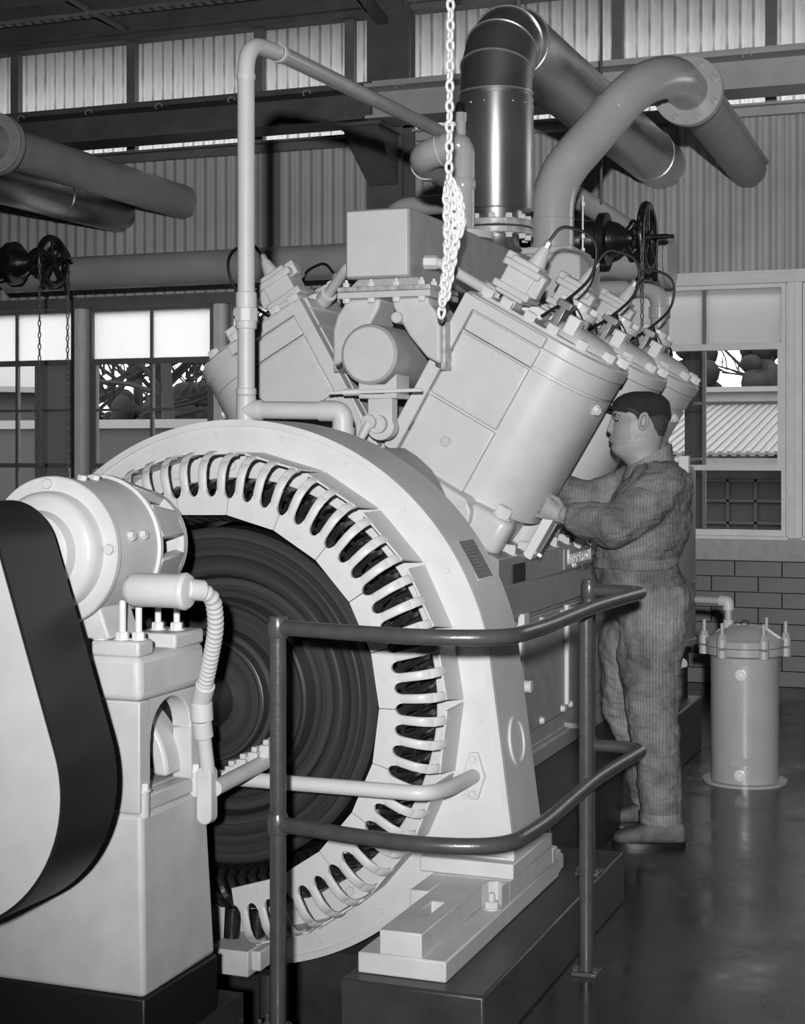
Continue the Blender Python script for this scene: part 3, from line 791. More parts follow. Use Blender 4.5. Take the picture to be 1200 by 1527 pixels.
# ================================================================== the engine
EXC, EY, ECZ = -2.22, 5.64, .767
PITCH = .745
T = math.radians(30)
eng = thing('engine', 'big pale two bank vee engine behind the ring shaped generator', 'engine', (EXC, 6.7, .31))
def bp(side, lat, y, s):
    return Vector((EXC + side * (s * math.sin(T) + lat * math.cos(T)), EY + y, ECZ + s * math.cos(T) - lat * math.sin(T)))
def bdir(side, lat, y, s):
    return Vector((side * (s * math.sin(T) + lat * math.cos(T)), y, s * math.cos(T) - lat * math.sin(T)))
# crankcase
cv = [(-.30, -.33), (.30, -.33), (.305, .45), (.293, .57), (.265, .63), (.235, .672), (.18, .72), (.13, .75), (-.13, .75), (-.18, .72), (-.235, .672), (-.265, .63), (-.293, .57), (-.305, .45)]
m = MB(); m.prism(cv, lambda a, b, h: (EXC + a, h, ECZ + b), 4.69, 5.54); part('flywheel_cover', m, BLOCK_SHADE, eng, bevel=.02, seg=3)
NB = 3 * PITCH
yb0, yb1 = EY - .12, EY + NB - .05
def xprism(pts, y0, y1):                            # section in x (relative), z
    m = MB(); m.rings([[(EXC + x, y0, z) for x, z in pts], [(EXC + x, y1, z) for x, z in pts]]); return m
part('crankcase', xprism([(-.46, .42), (.46, .42), (.46, 1.115), (.0, 1.38), (-.46, 1.115)], yb0, yb1), BLOCK_SHADE, eng, bevel=.01)
for s in (1, -1):
    m = xprism([(s * .44, .86), (s * .482, .875), (s * .482, 1.0), (s * .492, 1.005), (s * .492, 1.112), (s * .455, 1.13), (s * .40, 1.13)], yb0 + .01, yb1)
    part('top_apron', m, BLOCK_SHADE, eng, bevel=.004)
    m = xprism([(s * .40, .27), (s * .492, .27), (s * .492, .332), (s * .485, .338), (s * .464, .34), (s * .464, .42), (s * .40, .42)], yb0 - .25, yb1 + .15)
    part('bed_flange', m, BLOCK_SHADE, eng, bevel=.006)
    # crankcase doors with bolts and clamp straps
    for k, (a, b) in enumerate(((5.78, 6.515), (6.545, 7.25), (7.28, 7.80))):
        m = MB(); xs = sorted((EXC + s * .455, EXC + s * .474)); m.box(xs[0], xs[1], a, b, .405, .855)
        d = part('door', m, BLOCK_SHADE, eng, bevel=.006)
        if s > 0:
            for yy in (a + .05, (a + b) / 2, b - .05):
                for zz in (.83, .43):
                    bolt(d, (EXC + .474, yy, zz), (1, 0, 0), .013, .016, NUT)
            m = MB(); m.box(EXC + .474, EXC + .492, b - .004, b + .02, .44, .86); part('clamp_strip', m, NUT, d, bevel=.002)
    if s > 0:
        m = MB(); m.box(EXC + .474, EXC + .50, 5.83, 5.90, .80, .885); m.box(EXC + .474, EXC + .488, 5.835, 5.875, .45, .80); part('door_hinge', m, NUT, eng, bevel=.004)
        m = MB(); m.cyl((EXC + .47, 5.9, .60), (EXC + .51, 5.9, .60), .024, n=14); part('door_knob', m, NUT, eng, bevel=.004)
        for yy in (6.55, 7.2):
            m = MB(); m.hexa([(EXC + .46, yy, .335), (EXC + .56, yy, .335), (EXC + .56, yy + .22, .335), (EXC + .46, yy + .22, .335), (EXC + .46, yy, .36), (EXC + .56, yy, .35), (EXC + .56, yy + .22, .35), (EXC + .46, yy + .22, .36)])
            part('rib', m, BLOCK_SHADE, eng)
            bolt(eng, (EXC + .53, yy + .12, .352), (0, 0, 1), .024, .03, NUT, 'anchor_bolt')
    for k in range(11):
        yy = 5.745 + k * .197
        if yy < yb1 - .05: bolt(eng, (EXC + s * .463, yy, 1.116), (s * .12, 0, 1), .028, .040, NUT, 'deck_nut')
for yy, w, zt in ((5.70, .0, 0),):
    m = MB(); m.box(EXC + .490, EXC + .499, 5.69, 5.85, 1.012, 1.082); part('data_plate', m, BLACK, eng, label='black data plate')
m = MB(); m.box(EXC + .490, EXC + .500, 6.42, 7.2, 1.012, 1.10); part('name_panel', m, BLOCK_SHADE, eng, bevel=.004)
m = MB(); m.box(EXC + .498, EXC + .503, 6.71, 6.83, .992, 1.018); part('small_plate', m, STEEL_D, eng)
tcu = bpy.data.curves.new('lettering', 'FONT'); tcu.body = 'Ingersoll'; tcu.size = .098; tcu.extrude = .004; tcu.offset = .0015; tcu.resolution_u = 4; tcu.space_character = .95
to = bpy.data.objects.new('lettering', tcu); COL.objects.link(to)
dg = bpy.context.evaluated_depsgraph_get()
tme = bpy.data.meshes.new_from_object(to.evaluated_get(dg)); bpy.data.objects.remove(to)
tme.materials.clear(); tme.materials.append(WHITE)
wtx = max(v.co.x for v in tme.vertices)
lo = link('lettering', tme, (EXC + .5035, 6.455, 1.034), eng); lo.rotation_euler = (PI / 2, 0, PI / 2); lo.scale = (.385 / wtx, .88, 1)

# one cylinder unit: parts of it are children of its casing
def casing_pts(ins=0., n=14):
    L0, L1, rl, ry = -.375 + ins, -.015, .243 - ins, .29 - ins
    c = (L1, .29); pts = [(L0, ins + .03), (L0 + .03, ins)]
    pts += [(c[0] + rl * math.sin(PI * i / (2 * n)) ** .85, c[1] - ry * math.cos(PI * i / (2 * n)) ** .85) for i in range(2 * n + 1) if i <= n]
    pts += [(a, .58 - y) for a, y in pts[:1:-1][1:]]
    pts += [(L0 + .03, .58 - ins), (L0, .58 - ins - .03)]
    return pts
def unit(side):
    def B(m): m.xf(lambda p: bp(side, p.x, p.y, p.z)); return m
    u0 = bp(side, -.08, .29, 1.0)
    m = MB()
    def lay(s_, ins): return [(a, y, s_) for a, y in casing_pts(ins)]
    m.rings([lay(.655, .008), lay(.66, .004), lay(1.192, .0), lay(1.194, .011), lay(1.203, .011), lay(1.206, 0), lay(1.276, 0), lay(1.282, -.006), lay(1.325, -.006), lay(1.332, .006)])
    cs = part('cylinder_casing', B(m), CYLP, eng, smooth=30)
    def sub(name, mm, mt=CYLP, **k): return part(name, B(mm), mt, cs, **k)
    # front panels (raised frame at the inner edge and under the rim)
    m = MB(); m.prism([(-.372, .665), (-.318, .665), (-.318, 1.278), (-.012, 1.278), (-.012, 1.322), (-.372, 1.322)], lambda a, b, h: (a, h, b), -.034, .02); sub('front_frame', m, bevel=.005)
    m = MB(); m.box(-.312, -.016, -.019, .01, 1.198, 1.270); sub('upper_panel', m, bevel=.004)
    m = MB(); m.box(-.312, -.018, -.020, .01, .932, 1.188); ap_ = sub('access_panel', m, bevel=.006, seg=3)
    m = MB(); m.box(-.312, -.016, -.019, .01, .662, .922); sub('lower_panel', m, bevel=.006, seg=3)
    for a, s_ in ((-.296, 1.172), (-.165, 1.172), (-.042, 1.172), (-.296, 1.06), (-.042, 1.06), (-.296, .95), (-.165, .95), (-.042, .95)):
        bolt(cs, bp(side, a, -.020, s_), bdir(side, 0, -1, 0), .0115, .005, CYLP, 'panel_bolt', n=10)
    bolt(cs, bp(side, -.165, -.019, .80), bdir(side, 0, -1, 0), .020, .014, PAINT2, 'plug')
    bolt(cs, bp(side, .222, .20, 1.16), bdir(side, .8, -.5, 0), .017, .022, NUT, 'plug')
    # skirt and foot
    m = MB(); m.rings([[(a, y, .53) for a, y in casing_pts(.07)], [(a, y, .57) for a, y in casing_pts(.065)], [(a, y, .62) for a, y in casing_pts(.06)], [(a, y, .657) for a, y in casing_pts(.045)]])
    sub('skirt', m, bevel=.006)
    m = MB(); m.prism([(-.21, .53), (.02, .53), (.07, .55), (.085, .60), (.07, .64), (.03, .67), (-.21, .67), (-.25, .6)], lambda a, b, h: (a, h, b), -.10, .04)
    sub('oblong_cover', m, bevel=.008, seg=3)
    for a, s_ in ((.03, .645), (.045, .56)): bolt(cs, bp(side, a, -.10, s_), bdir(side, 0, -1, 0), .013, .006, CYLP, 'cover_bolt')
    m = MB(); m.prism([(.05, -.06), (.20, -.055), (.222, -.02), (.21, .06), (.16, .12), (.02, .12)], lambda a, b, h: (a, b, h), .53, .665); sub('foot', m, bevel=.02, seg=3)
    bolt(cs, bp(side, .155, .0, .664), bdir(side, 0, 0, 1), .032, .04, NUT, 'foot_nut')
    # jacket cover bar at the back of the foot
    m = MB(); m.box(.245, .285, .22, .30, .535, .74); sub('side_cover', m, NUT, bevel=.005)
    m = MB(); m.box(.255, .29, .30, .345, .54, .735); sub('side_cover_strip', m, SHEET_D, bevel=.003)
    for s_ in (.56, .715): bolt(cs, bp(side, .287, .275, s_), bdir(side, 1, 0, 0), .012, .02, SHEET)
    m = MB(); m.cyl((.16, .44, .53), (.16, .44, .66), .075, n=24); sub('pushrod_boss', m, bevel=.01)
    # head: plate, dome, valve cage, nuts
    m = MB(); m.rings([[(a, y, 1.33) for a, y in casing_pts(.02)], [(a, y, 1.343) for a, y in casing_pts(.024)]]); sub('head_plate', m, PAINT2)
    m = MB(); m.lathe([(.16, 1.343), (.155, 1.36), (.12, 1.385), (.08, 1.395), (.02, 1.397)], (.03, .27, 0), (0, 0, 1), 32); sub('head_dome', m, PAINT2, smooth=60)
    m = MB(); m.lathe([(.07, 1.343), (.07, 1.42), (.085, 1.425), (.085, 1.45), (.05, 1.452), (.048, 1.475), (.02, 1.476)], (-.08, .40, 0), (0, 0, 1), 24); sub('valve_cage', m, CYLP)
    for a in range(4):
        bolt(cs, bp(side, -.08 + .066 * math.cos(a * PI / 2 + .6), .40 + .066 * math.sin(a * PI / 2 + .6), 1.45), bdir(side, 0, 0, 1), .015, .022, NUT)
    for a, y in ((.175, .18), (.205, .30), (.165, .42), (.09, .07), (-.03, .045), (-.13, .045), (-.235, .045), (-.32, .05), (.06, .53), (-.06, .535), (-.2, .535), (-.31, .53), (-.345, .2), (-.345, .36)):
        bolt(cs, bp(side, a, y, 1.34), bdir(side, 0, 0, 1), .0255, .032, NUT, 'head_nut')
    # rocker / injector lumps
    m = MB(); m.box(-.30, -.16, .30, .38, 1.343, 1.385); sub('rocker_block', m, NUT, bevel=.006)
    m = MB(); m.box(-.02, .03, .12, .19, 1.36, 1.43); sub('rocker_block', m, NUT, bevel=.006)
    m = MB(); m.hexa([(-.07, .13, 1.34), (-.045, .13, 1.34), (-.045, .2, 1.34), (-.07, .2, 1.34), (-.07, .13, 1.44), (-.045, .13, 1.44), (-.045, .2, 1.44), (-.07, .2, 1.44)]); m.box(-.085, -.03, .13, .2, 1.435, 1.465); sub('rocker_bracket', m, SHEET_D, bevel=.003)
    m = MB(); m.lathe([(.012, 1.34), (.05, 1.36), (.05, 1.39), (.062, 1.395), (.062, 1.425), (.042, 1.43), (.042, 1.445), (.02, 1.446)], (-.33, .44, 0), (0, 0, 1), 20); sub('relief_valve', m, CYLP)
    for da in (-.03, .03): bolt(cs, bp(side, -.33 + da, .44, 1.44), bdir(side, 0, 0, 1), .014, .018, NUT)
    # ignition coil with its cable
    m = MB(); m.box(-.325, -.205, .11, .25, 1.37, 1.525); m.box(-.345, -.185, .10, .26, 1.385, 1.415); m.box(-.345, -.185, .10, .26, 1.475, 1.505); m.box(-.29, -.23, .13, .23, 1.335, 1.375)
    m.box(-.215, -.165, .12, .18, 1.41, 1.50); m.box(-.36, -.32, .14, .20, 1.47, 1.53)
    sub('ignition_coil', m, CYLP, bevel=.007)
    m = MB(); m.lathe([(.038, 1.52), (.021, 1.59), (.016, 1.60)], (-.245, .18, 0), (0, 0, 1), 16); sub('coil_tower', m, CYLP)
    m = MB(); m.lathe([(.016, 1.596), (.016, 1.622), (.009, 1.63)], (-.245, .18, 0), (0, 0, 1), 8); sub('cable_gland', m, BRASS)
    pts = round_path([(-.245, .18, 1.625), (-.235, .18, 1.70), (-.10, .21, 1.73), (-.04, .24, 1.60), (-.09, .26, 1.47), (-.16, .28, 1.36)], .09, 8)
    m = MB(); m.tube(pts, .0065, 8); sub('ignition_cable', m, RUBBER)
    m = MB(); m.tube(round_path([(-.10, .27, 1.47), (-.03, .3, 1.44), (.0, .33, 1.40), (-.02, .36, 1.36)], .03, 5), .003, 6); sub('lead_wire', m, RUBBER)
    m = MB(); m.tube(round_path([(-.06, .17, 1.48), (.0, .22, 1.40), (.05, .33, 1.385), (.02, .46, 1.40), (-.02, .52, 1.42)], .05, 5), .006, 6); sub('fuel_line', m, RUBBER)
    return cs
for side in (1, -1):
    u = unit(side)
    for k in (1, 2): copy_tree(u, (0, PITCH * k, 0), eng)

# valley: air drum, saddle, linkage, inlet pants, manifold duct
VX = -2.205
m = MB(); m.lathe([(.02, 5.452), (.104, 5.452), (.111, 5.456), (.114, 5.465), (.114, 7.6), (.02, 7.6)], (VX, 0, 1.863), (0, 1, 0), 56); part('air_drum', m, BLOCK_SHADE, eng, smooth=30)  # drum body coloured darker than its cover in place of shade along the side
m = MB(); m.lathe([(.001, 5.449), (.1, 5.449), (.1, 5.453), (.001, 5.453)], (VX, 0, 1.863), (0, 1, 0), 56); part('drum_cover', m, PAINT, eng)
m = MB(); m.prism([(-.075, 1.70), (.075, 1.70), (.075, 1.79), (.03, 1.752), (-.03, 1.752), (-.075, 1.79)], lambda a, b, h: (VX + .03 + a, h, b), 5.46, 5.60); part('drum_saddle', m, PAINT, eng, bevel=.004)
m = MB(); m.box(VX - .03, VX + .06, 5.457, 5.459, 1.716, 1.722); part('saddle_slot', m, BLACK, eng)
m = MB(); m.cyl((-2.36, 5.44, 1.722), (-1.99, 5.44, 1.728), .007, n=8); m.cyl((-2.30, 5.44, 1.723), (-2.24, 5.44, 1.724), .013, n=6); part('control_rod', m, NUT, eng)
m = MB(); pr = [(-.048, 1.70), (-.048, 1.62)] + [(.055 * math.cos(PI + PI * i / 12), 1.60 + .055 * math.sin(PI + PI * i / 12)) for i in range(13)] + [(.048, 1.62), (.048, 1.70)]
m.prism(pr, lambda a, b, h: (-2.165 + a, h, b), 5.46, 5.52); part('lever_bracket', m, PAINT, eng, bevel=.004)
m = MB(); m.lathe([(.02, 5.43), (.034, 5.43), (.034, 5.46), (.02, 5.46)], (-2.165, 0, 1.605), (0, 1, 0), 24, close=True); part('shaft_ring', m, PAINT, eng)
m = MB(); m.cyl((-2.165, 5.44, 1.605), (-2.165, 5.7, 1.605), .02, n=14); part('lever_shaft', m, PAINT2, eng)
m = MB(); m.tube([(-2.195, 5.43, 1.612), (-2.235, 5.42, 1.53)], [.02, .013], 10); m.cyl((-2.195, 5.415, 1.612), (-2.195, 5.45, 1.612), .028, n=14); m.cyl((-2.237, 5.40, 1.522), (-2.237, 5.44, 1.522), .019, n=12); part('control_lever', m, PAINT, eng, bevel=.003)
m = MB(); m.cyl((-2.12, 5.62, 1.605), (-1.95, 5.95, 1.61), .02, n=10); part('cross_shaft', m, STEEL_M, eng)
m = MB(); m.hexa([(-2.05, 5.7, 1.42), (-1.95, 5.7, 1.36), (-1.95, 5.74, 1.36), (-2.05, 5.74, 1.42), (-2.05, 5.7, 1.62), (-1.99, 5.7, 1.62), (-1.99, 5.74, 1.62), (-2.05, 5.74, 1.62)]); part('rib_plate', m, PAINT2, eng)
m = MB(); m.hexa([(-2.40, 5.6, 1.72), (-2.35, 5.6, 1.73), (-2.35, 5.62, 1.73), (-2.40, 5.62, 1.72), (-2.25, 5.6, 1.45), (-2.22, 5.6, 1.45), (-2.22, 5.62, 1.45), (-2.25, 5.62, 1.45)]); part('stay_bar', m, PAINT, eng)
m = MB(); m.lathe([(.001, 5.50), (.02, 5.50), (.022, 5.52), (.022, 5.6), (.001, 5.6)], (-2.115, 0, 2.0), (0, 1, 0), 20); part('drain_plug', m, PAINT, eng)
# flange stack and the two branches
def rsec(c, hx, dirn, y0, y1):                       # rectangle section: half width along dirn (x,z)
    return [(c[0] - dirn[0] * hx, y0, c[1] - dirn[1] * hx), (c[0] + dirn[0] * hx, y0, c[1] + dirn[1] * hx), (c[0] + dirn[0] * hx, y1, c[1] + dirn[1] * hx), (c[0] - dirn[0] * hx, y1, c[1] - dirn[1] * hx)]
for s in (1, -1):
    VC = -2.165
    rs = [rsec((VC + s * .095, 2.075), .075, (1, 0), 5.52, 5.76), rsec((VC + s * .10, 2.045), .072, (.98, -s * -.1), 5.52, 5.76), rsec((VC + s * .145, 1.975), .07, (.75, s * .62), 5.52, 5.76),
          rsec((VC + s * .185, 1.915), .068, (.35, s * .93), 5.52, 5.76), rsec((VC + s * .215, 1.895), .07, (.0, s * 1), 5.52, 5.76)]
    m = MB(); m.rings(rs); part('inlet_branch', m, PAINT2, eng, bevel=.014, seg=3)
    m = MB(); x = VC + s * .205; m.box(min(x, x + s * .02), max(x, x + s * .02), 5.55, 5.68, 1.805, 1.985); part('branch_flange', m, FLANGE_L, eng, bevel=.003)
    for z in (1.83, 1.96): bolt(eng, (x, 5.545, z), (-s, 0, 0), .012, .015, SHEET_D)
m = MB(); m.box(-2.345, -1.975, 5.48, 5.8, 2.074, 2.098); part('lower_flange', m, PAINT, eng, bevel=.003)
m = MB(); m.box(-2.345, -1.975, 5.48, 5.8, 2.099, 2.118); part('upper_flange', m, FLANGE_L, eng, bevel=.003)
m = MB(); m.hexa([(-2.30, 5.50, 2.118), (-2.0, 5.50, 2.118), (-2.0, 5.78, 2.118), (-2.30, 5.78, 2.118), (-2.28, 5.53, 2.15), (-2.04, 5.53, 2.15), (-2.04, 5.75, 2.15), (-2.28, 5.75, 2.15)]); part('flange_neck', m, PAINT2, eng, bevel=.004)
for i in range(4):
    x = -2.315 + i * .1
    bolt(eng, (x, 5.50, 2.118), (0, 0, 1), .013, .017, NUT, stud=.008); bolt(eng, (x, 5.50, 2.074), (0, 0, -1), .014, .016, NUT)
for y in (5.57, 5.66, 5.74): bolt(eng, (-1.992, y, 2.118), (0, 0, 1), .013, .017, NUT, stud=.008)
m = MB(); m.rings([[(x, y, z) for x, z in ((-2.32 + q, 2.148 + q), (-2.062 - q, 2.148 + q), (-2.062 - q, 2.408 - q), (-2.32 + q, 2.408 - q))] for y, q in ((5.5, .0), (7.95, .0))]); part('manifold_duct', m, BLOCK_SHADE, eng, bevel=.012, seg=3)  # duct sides darkened in the colour to stand for grazing light
m = MB(); m.box(-2.312, -2.07, 5.494, 5.502, 2.156, 2.40); part('duct_end_cover', m, PAINT, eng, bevel=.008, seg=3)
# cooling water unions from the duct to the first heads
for s in (1, -1):
    x0 = -2.19 + s * .128
    m = MB(); m.tube([(x0, 5.66, 2.22), (x0 + s * .05, 5.665, 2.218)], .026, 6); part('union_nut', m, NUT, eng)
    m = MB(); m.tube(round_path([(x0 + s * .04, 5.665, 2.22), (x0 + s * .07, 5.67, 2.21), (x0 + s * .21, 5.80, 2.115)], .03, 5), .021, 12); part('water_pipe', m, PAINT, eng)
    m = MB(); m.tube([(x0 + s * .19, 5.78, 2.128), (x0 + s * .225, 5.81, 2.105)], .034, 12); part('union_collar', m, PAINT, eng)
# header box at the far end that carries the big intake pipe
m = MB(); m.box(-2.30, -1.87, 7.25, 7.65, 2.16, 2.44); m.box(-2.2, -1.91, 7.26, 7.64, 2.44, 2.475); part('intake_header', m, PAINT, eng, bevel=.012, seg=3)
m = MB(); m.lathe([(.13, 2.40), (.13, 2.43), (.02, 2.43)], (-2.159, 6.4, 0), (0, 0, 1), 32); part('riser_flange', m, PAINT, eng)
# ================================================================== pipes and ducts
def pipe_thing(name, label, cat, loc, group=None): return thing(name, label, cat, loc, group)
# white riser with tee, union and long run away to the back
t = thing('riser_pipe', 'tall white pipe rising from a tee on the generator and turning back overhead', 'pipe', (-2.483, 5.0, 1.6))
m = MB(); m.tube(round_path([(-2.483, 5.0, 1.655), (-2.484, 5.0, 2.93), (-2.465, 5.22, 2.945)], .13, 10), .0305, 20); part('pipe', m, PAINT, t, smooth=60)
m = MB(); m.tube([(-2.465, 5.2, 2.945), (-2.455, 6.98, 2.985)], .0305, 20); part('long_run', m, PIPE, t, smooth=60)
for z, r, h in ((2.00, .037, .06), (1.955, .043, .05), (1.93, .037, .05), (1.70, .036, .025)):
    m = MB(); m.lathe([(r, 0), (r, h)], (-2.483, 5.0, z), (0, 0, 1), 8 if r > .04 else 24); part('union', m, PAINT, t, bevel=.004)
m = MB(); m.cyl((-2.483, 5.0, 1.58), (-2.483, 5.0, 1.70), .035, n=22); m.cyl((-2.483, 5.0, 1.648), (-2.42, 5.0, 1.648), .036, n=22); part('tee', m, PAINT, t, bevel=.004)
m = MB(); m.cyl((-2.42, 5.0, 1.648), (-2.19, 5.0, 1.643), .031, n=20); part('branch', m, PAINT, t)
m = MB(); m.tube(round_path([(-2.20, 5.0, 1.643), (-2.118, 5.0, 1.641), (-2.118, 5.0, 1.575)], .06, 8), .036, 20); m.cyl((-2.118, 5.0, 1.585), (-2.118, 5.0, 1.56), .041, n=20); part('elbow', m, PAINT, t)
m = MB(); m.cyl((-2.118, 5.0, 1.565), (-2.118, 5.0, 1.43), .031, n=20); part('stub', m, PAINT, t)
m = MB(); m.lathe([(.034, 0), (.036, .015), (.034, .03)], (-2.465, 5.22, 2.945), (0, 1, .02), 24); part('weld_bead', m, PAINT, t)
m = MB(); m.lathe([(.033, 2.80), (.0345, 2.81), (.033, 2.82)], (-2.484, 5.0, 0), (0, 0, 1), 24); part('weld_bead', m, PAINT, t)

# exhaust stack in bright sheet metal
t = thing('exhaust_stack', 'shiny sheet metal exhaust stack bending over to the back wall', 'exhaust pipe', (-2.14, 6.8, 2.43))
SXX, SYY = -2.14, 6.8
m = MB(); m.lathe([(.166, 2.578), (.170, 2.583), (.170, 3.075), (.166, 3.08)], (SXX, SYY, 0), (0, 0, 1), 64); part('jacket', m, JACKET, t, smooth=40)
for i in range(16):
    a = 2 * PI * i / 16
    for z in (3.04,):
        bolt(t, (SXX + .170 * math.cos(a), SYY + .170 * math.sin(a), z), (math.cos(a), math.sin(a), 0), .004, .003, SEAM, 'rivet', n=6, washer=False)
for i in range(8):
    a = math.radians(4); bolt(t, (SXX + .170 * math.cos(a), SYY + .170 * math.sin(a), 2.61 + i * .055), (math.cos(a), math.sin(a), 0), .004, .003, SEAM, 'rivet', n=6, washer=False)
m = MB(); m.lathe([(.125, 2.52), (.125, 2.60)], (SXX, SYY, 0), (0, 0, 1), 48); part('neck', m, SHEET_D, t)
for z in (2.50, 2.464):
    m = MB(); m.lathe([(.1, z), (.165, z), (.168, z + .003), (.168, z + .026), (.165, z + .029), (.1, z + .029)], (SXX, SYY, 0), (0, 0, 1), 48); part('flange', m, FLANGE_L, t, smooth=30)
for i in range(12):
    a = 2 * PI * i / 12 + .2
    bolt(t, (SXX + .145 * math.cos(a), SYY + .145 * math.sin(a), 2.529), (0, 0, 1), .016, .022, NUT)
    bolt(t, (SXX + .145 * math.cos(a), SYY + .145 * math.sin(a), 2.464), (0, 0, -1), .016, .02, NUT)
m = MB(); m.lathe([(.12, 2.40), (.105, 2.43), (.105, 2.466)], (SXX, SYY, 0), (0, 0, 1), 40); part('lower_neck', m, SHEET_D, t)
# mitred elbow in segments
BR = .30; cz = 3.10; cy = SYY + BR
def mitre(a, r): # section ring at bend angle a (0 up, 90 deg along +y)
    a = math.radians(a); o = Vector((SXX, cy - BR * math.cos(a), cz + BR * math.sin(a))); n = 48
    rad = Vector((0, -math.cos(a), math.sin(a)))
    return [o + (Vector((1, 0, 0)) * math.cos(2 * PI * j / n) + rad * math.sin(2 * PI * j / n)) * r for j in range(n)]
angs = [0, 22, 45, 68, 90]
m = MB(); m.lathe([(.163, 3.075), (.163, 3.1)], (SXX, SYY, 0), (0, 0, 1), 48); part('elbow_base', m, SHEET_D, t)
for a, b in zip(angs[:-1], angs[1:]):
    m = MB(); m.rings([mitre(a, .163), mitre(b, .163)]); part('elbow_segment', m, SHEET_D, t, smooth=50)
    m = MB(); m.tube(mitre(b, .1645), .0045, 6, closed=True); part('bead', m, SEAM, t)
m = MB(); m.tube(mitre(0, .1655), .0045, 6, closed=True); part('bead', m, SEAM, t)
m = MB(); m.tube(mitre(34, .1635)[0:3], .002, 4); 
y0 = cy; zz = cz + BR
m = MB(); m.cyl((SXX, y0, zz), (SXX, 10.44, zz + .0), .163, n=56); part('horizontal_run', m, SHEET, t, smooth=50)
for y in (8.6, 10.05): 
    m = MB(); n = 48; m.tube([(SXX + .1645 * math.cos(2 * PI * j / n), y, zz + .1645 * math.sin(2 * PI * j / n)) for j in range(n)], .004, 6, closed=True); part('bead', m, SEAM, t)
for i in range(40):
    a = math.radians(-8); bolt(t, (SXX + .163 * math.cos(a), y0 + .1 + i * .08, zz + .163 * math.sin(a)), (math.cos(a), 0, math.sin(a)), .004, .003, SEAM, 'rivet', n=6, washer=False)
m = MB(); m.tube([(SXX - .02, 7.2, 3.55), (SXX + .12, 7.2, 4.9)], .012, 8); part('hanger_rod', m, STEEL_D, t)

# grey intake pipe with big flange
t = thing('intake_pipe', 'fat glossy grey pipe curving up and right into a bolted flange', 'pipe', (-2.05, 7.42, 2.475))
IP = round_path([(-2.05, 7.42, 2.47), (-2.05, 7.42, 2.80), (-1.70, 7.70, 3.30), (-1.57, 7.95, 3.40), (-1.555, 8.25, 3.38)], .16, 10)
m = MB(); m.tube(IP, .105, 40); part('bent_pipe', m, PIPE, t, smooth=60)
def ring_on(c, d, r, q=.004):
    d = Vector(d).normalized(); a = d.orthogonal().normalized(); b = d.cross(a); c = Vector(c); n = 40
    m = MB(); m.tube([c + (a * math.cos(2 * PI * j / n) + b * math.sin(2 * PI * j / n)) * r for j in range(n)], q, 6, closed=True); return m
for c, d in (((-2.05, 7.42, 2.62), (0, 0, 1)), ((-1.983, 7.474, 2.896), (.35, .28, .5)), ((-1.80, 7.62, 3.157), (.35, .28, .5))):
    part('weld_bead', ring_on(c, d, .1055, .003), PIPE, t)
for y0, y1 in ((8.25, 8.278), (8.281, 8.309)):
    m = MB(); m.lathe([(.08, y0), (.178, y0), (.18, y0 + .003), (.18, y1 - .003), (.178, y1), (.08, y1)], (-1.555, 0, 3.38), (0, 1, 0), 56); part('flange', m, PIPE, t, smooth=30)
for i in range(8):
    a = 2 * PI * i / 8 + .35; bolt(t, (-1.555 + .148 * math.cos(a), 8.25, 3.38 + .148 * math.sin(a)), (0, -1, 0), .018, .014, PIPE)
m = MB(); m.cyl((-1.555, 8.3, 3.38), (-1.575, 10.44, 3.33), .118, n=40); part('wall_run', m, PIPE_D, t, smooth=60)
m = MB(); m.cyl((-1.44, 8.31, 3.42), (-1.46, 10.42, 3.37), .02, n=10); part('tracer_pipe', m, PIPE_D, t)

# grey elbowed pipe on the duct
t = thing('vent_pipe', 'grey pipe with double elbow and small cock in front of the bright stack', 'pipe', (-2.159, 6.4, 2.43))
m = MB(); m.tube(round_path([(-2.159, 6.4, 2.43), (-2.159, 6.4, 2.80), (-2.24, 6.4, 2.80)], .11, 10), [.05] * 6 + [.056] * 4 + [.062] * 3, 28); part('elbow', m, PIPE, t, smooth=60)
m = MB(); m.tube(round_path([(-2.22, 6.4, 2.795), (-2.345, 6.4, 2.765), (-2.36, 6.56, 2.745)], .09, 8), .064, 28); part('return_bend', m, PIPE_D, t, smooth=60)
part('white_ring', ring_on((-2.262, 6.4, 2.785), (1, 0, .24), .065, .003), NUT, t)
part('white_ring', ring_on((-2.362, 6.5, 2.75), (-.5, 1, 0), .064, .003), NUT, t)
m = MB(); m.tube([(-2.36, 6.52, 2.745), (-2.33, 8.4, 2.74)], .058, 24); part('back_run', m, PIPE_D, t, smooth=60)
m = MB(); m.cyl((-2.168, 6.4, 2.80), (-2.168, 6.4, 2.90), .022, n=12); m.cyl((-2.168, 6.4, 2.90), (-2.168, 6.4, 2.94), .026, n=6); part('cock', m, PIPE, t)
m = MB(); m.cyl((-2.168, 6.38, 2.94), (-2.168, 6.4, 2.975), .02, n=8); part('cock_key', m, IRON, t)
m = MB(); m.lathe([(.05, 2.66), (.055, 2.65), (.055, 2.62), (.05, 2.61)], (-2.159, 6.4, 0), (0, 0, 1), 28); part('coupling', m, PIPE, t)
t = thing('cross_pipe', 'grey horizontal pipe with drooping left end, behind the square duct', 'pipe', (-2.8, 8.5, 2.9))
m = MB(); m.tube(round_path([(-3.36, 8.5, 2.6), (-3.33, 8.5, 2.80), (-3.25, 8.5, 2.9), (-2.3, 8.5, 2.92)], .1, 6), .056, 20); part('pipe', m, PIPE, t, smooth=60)

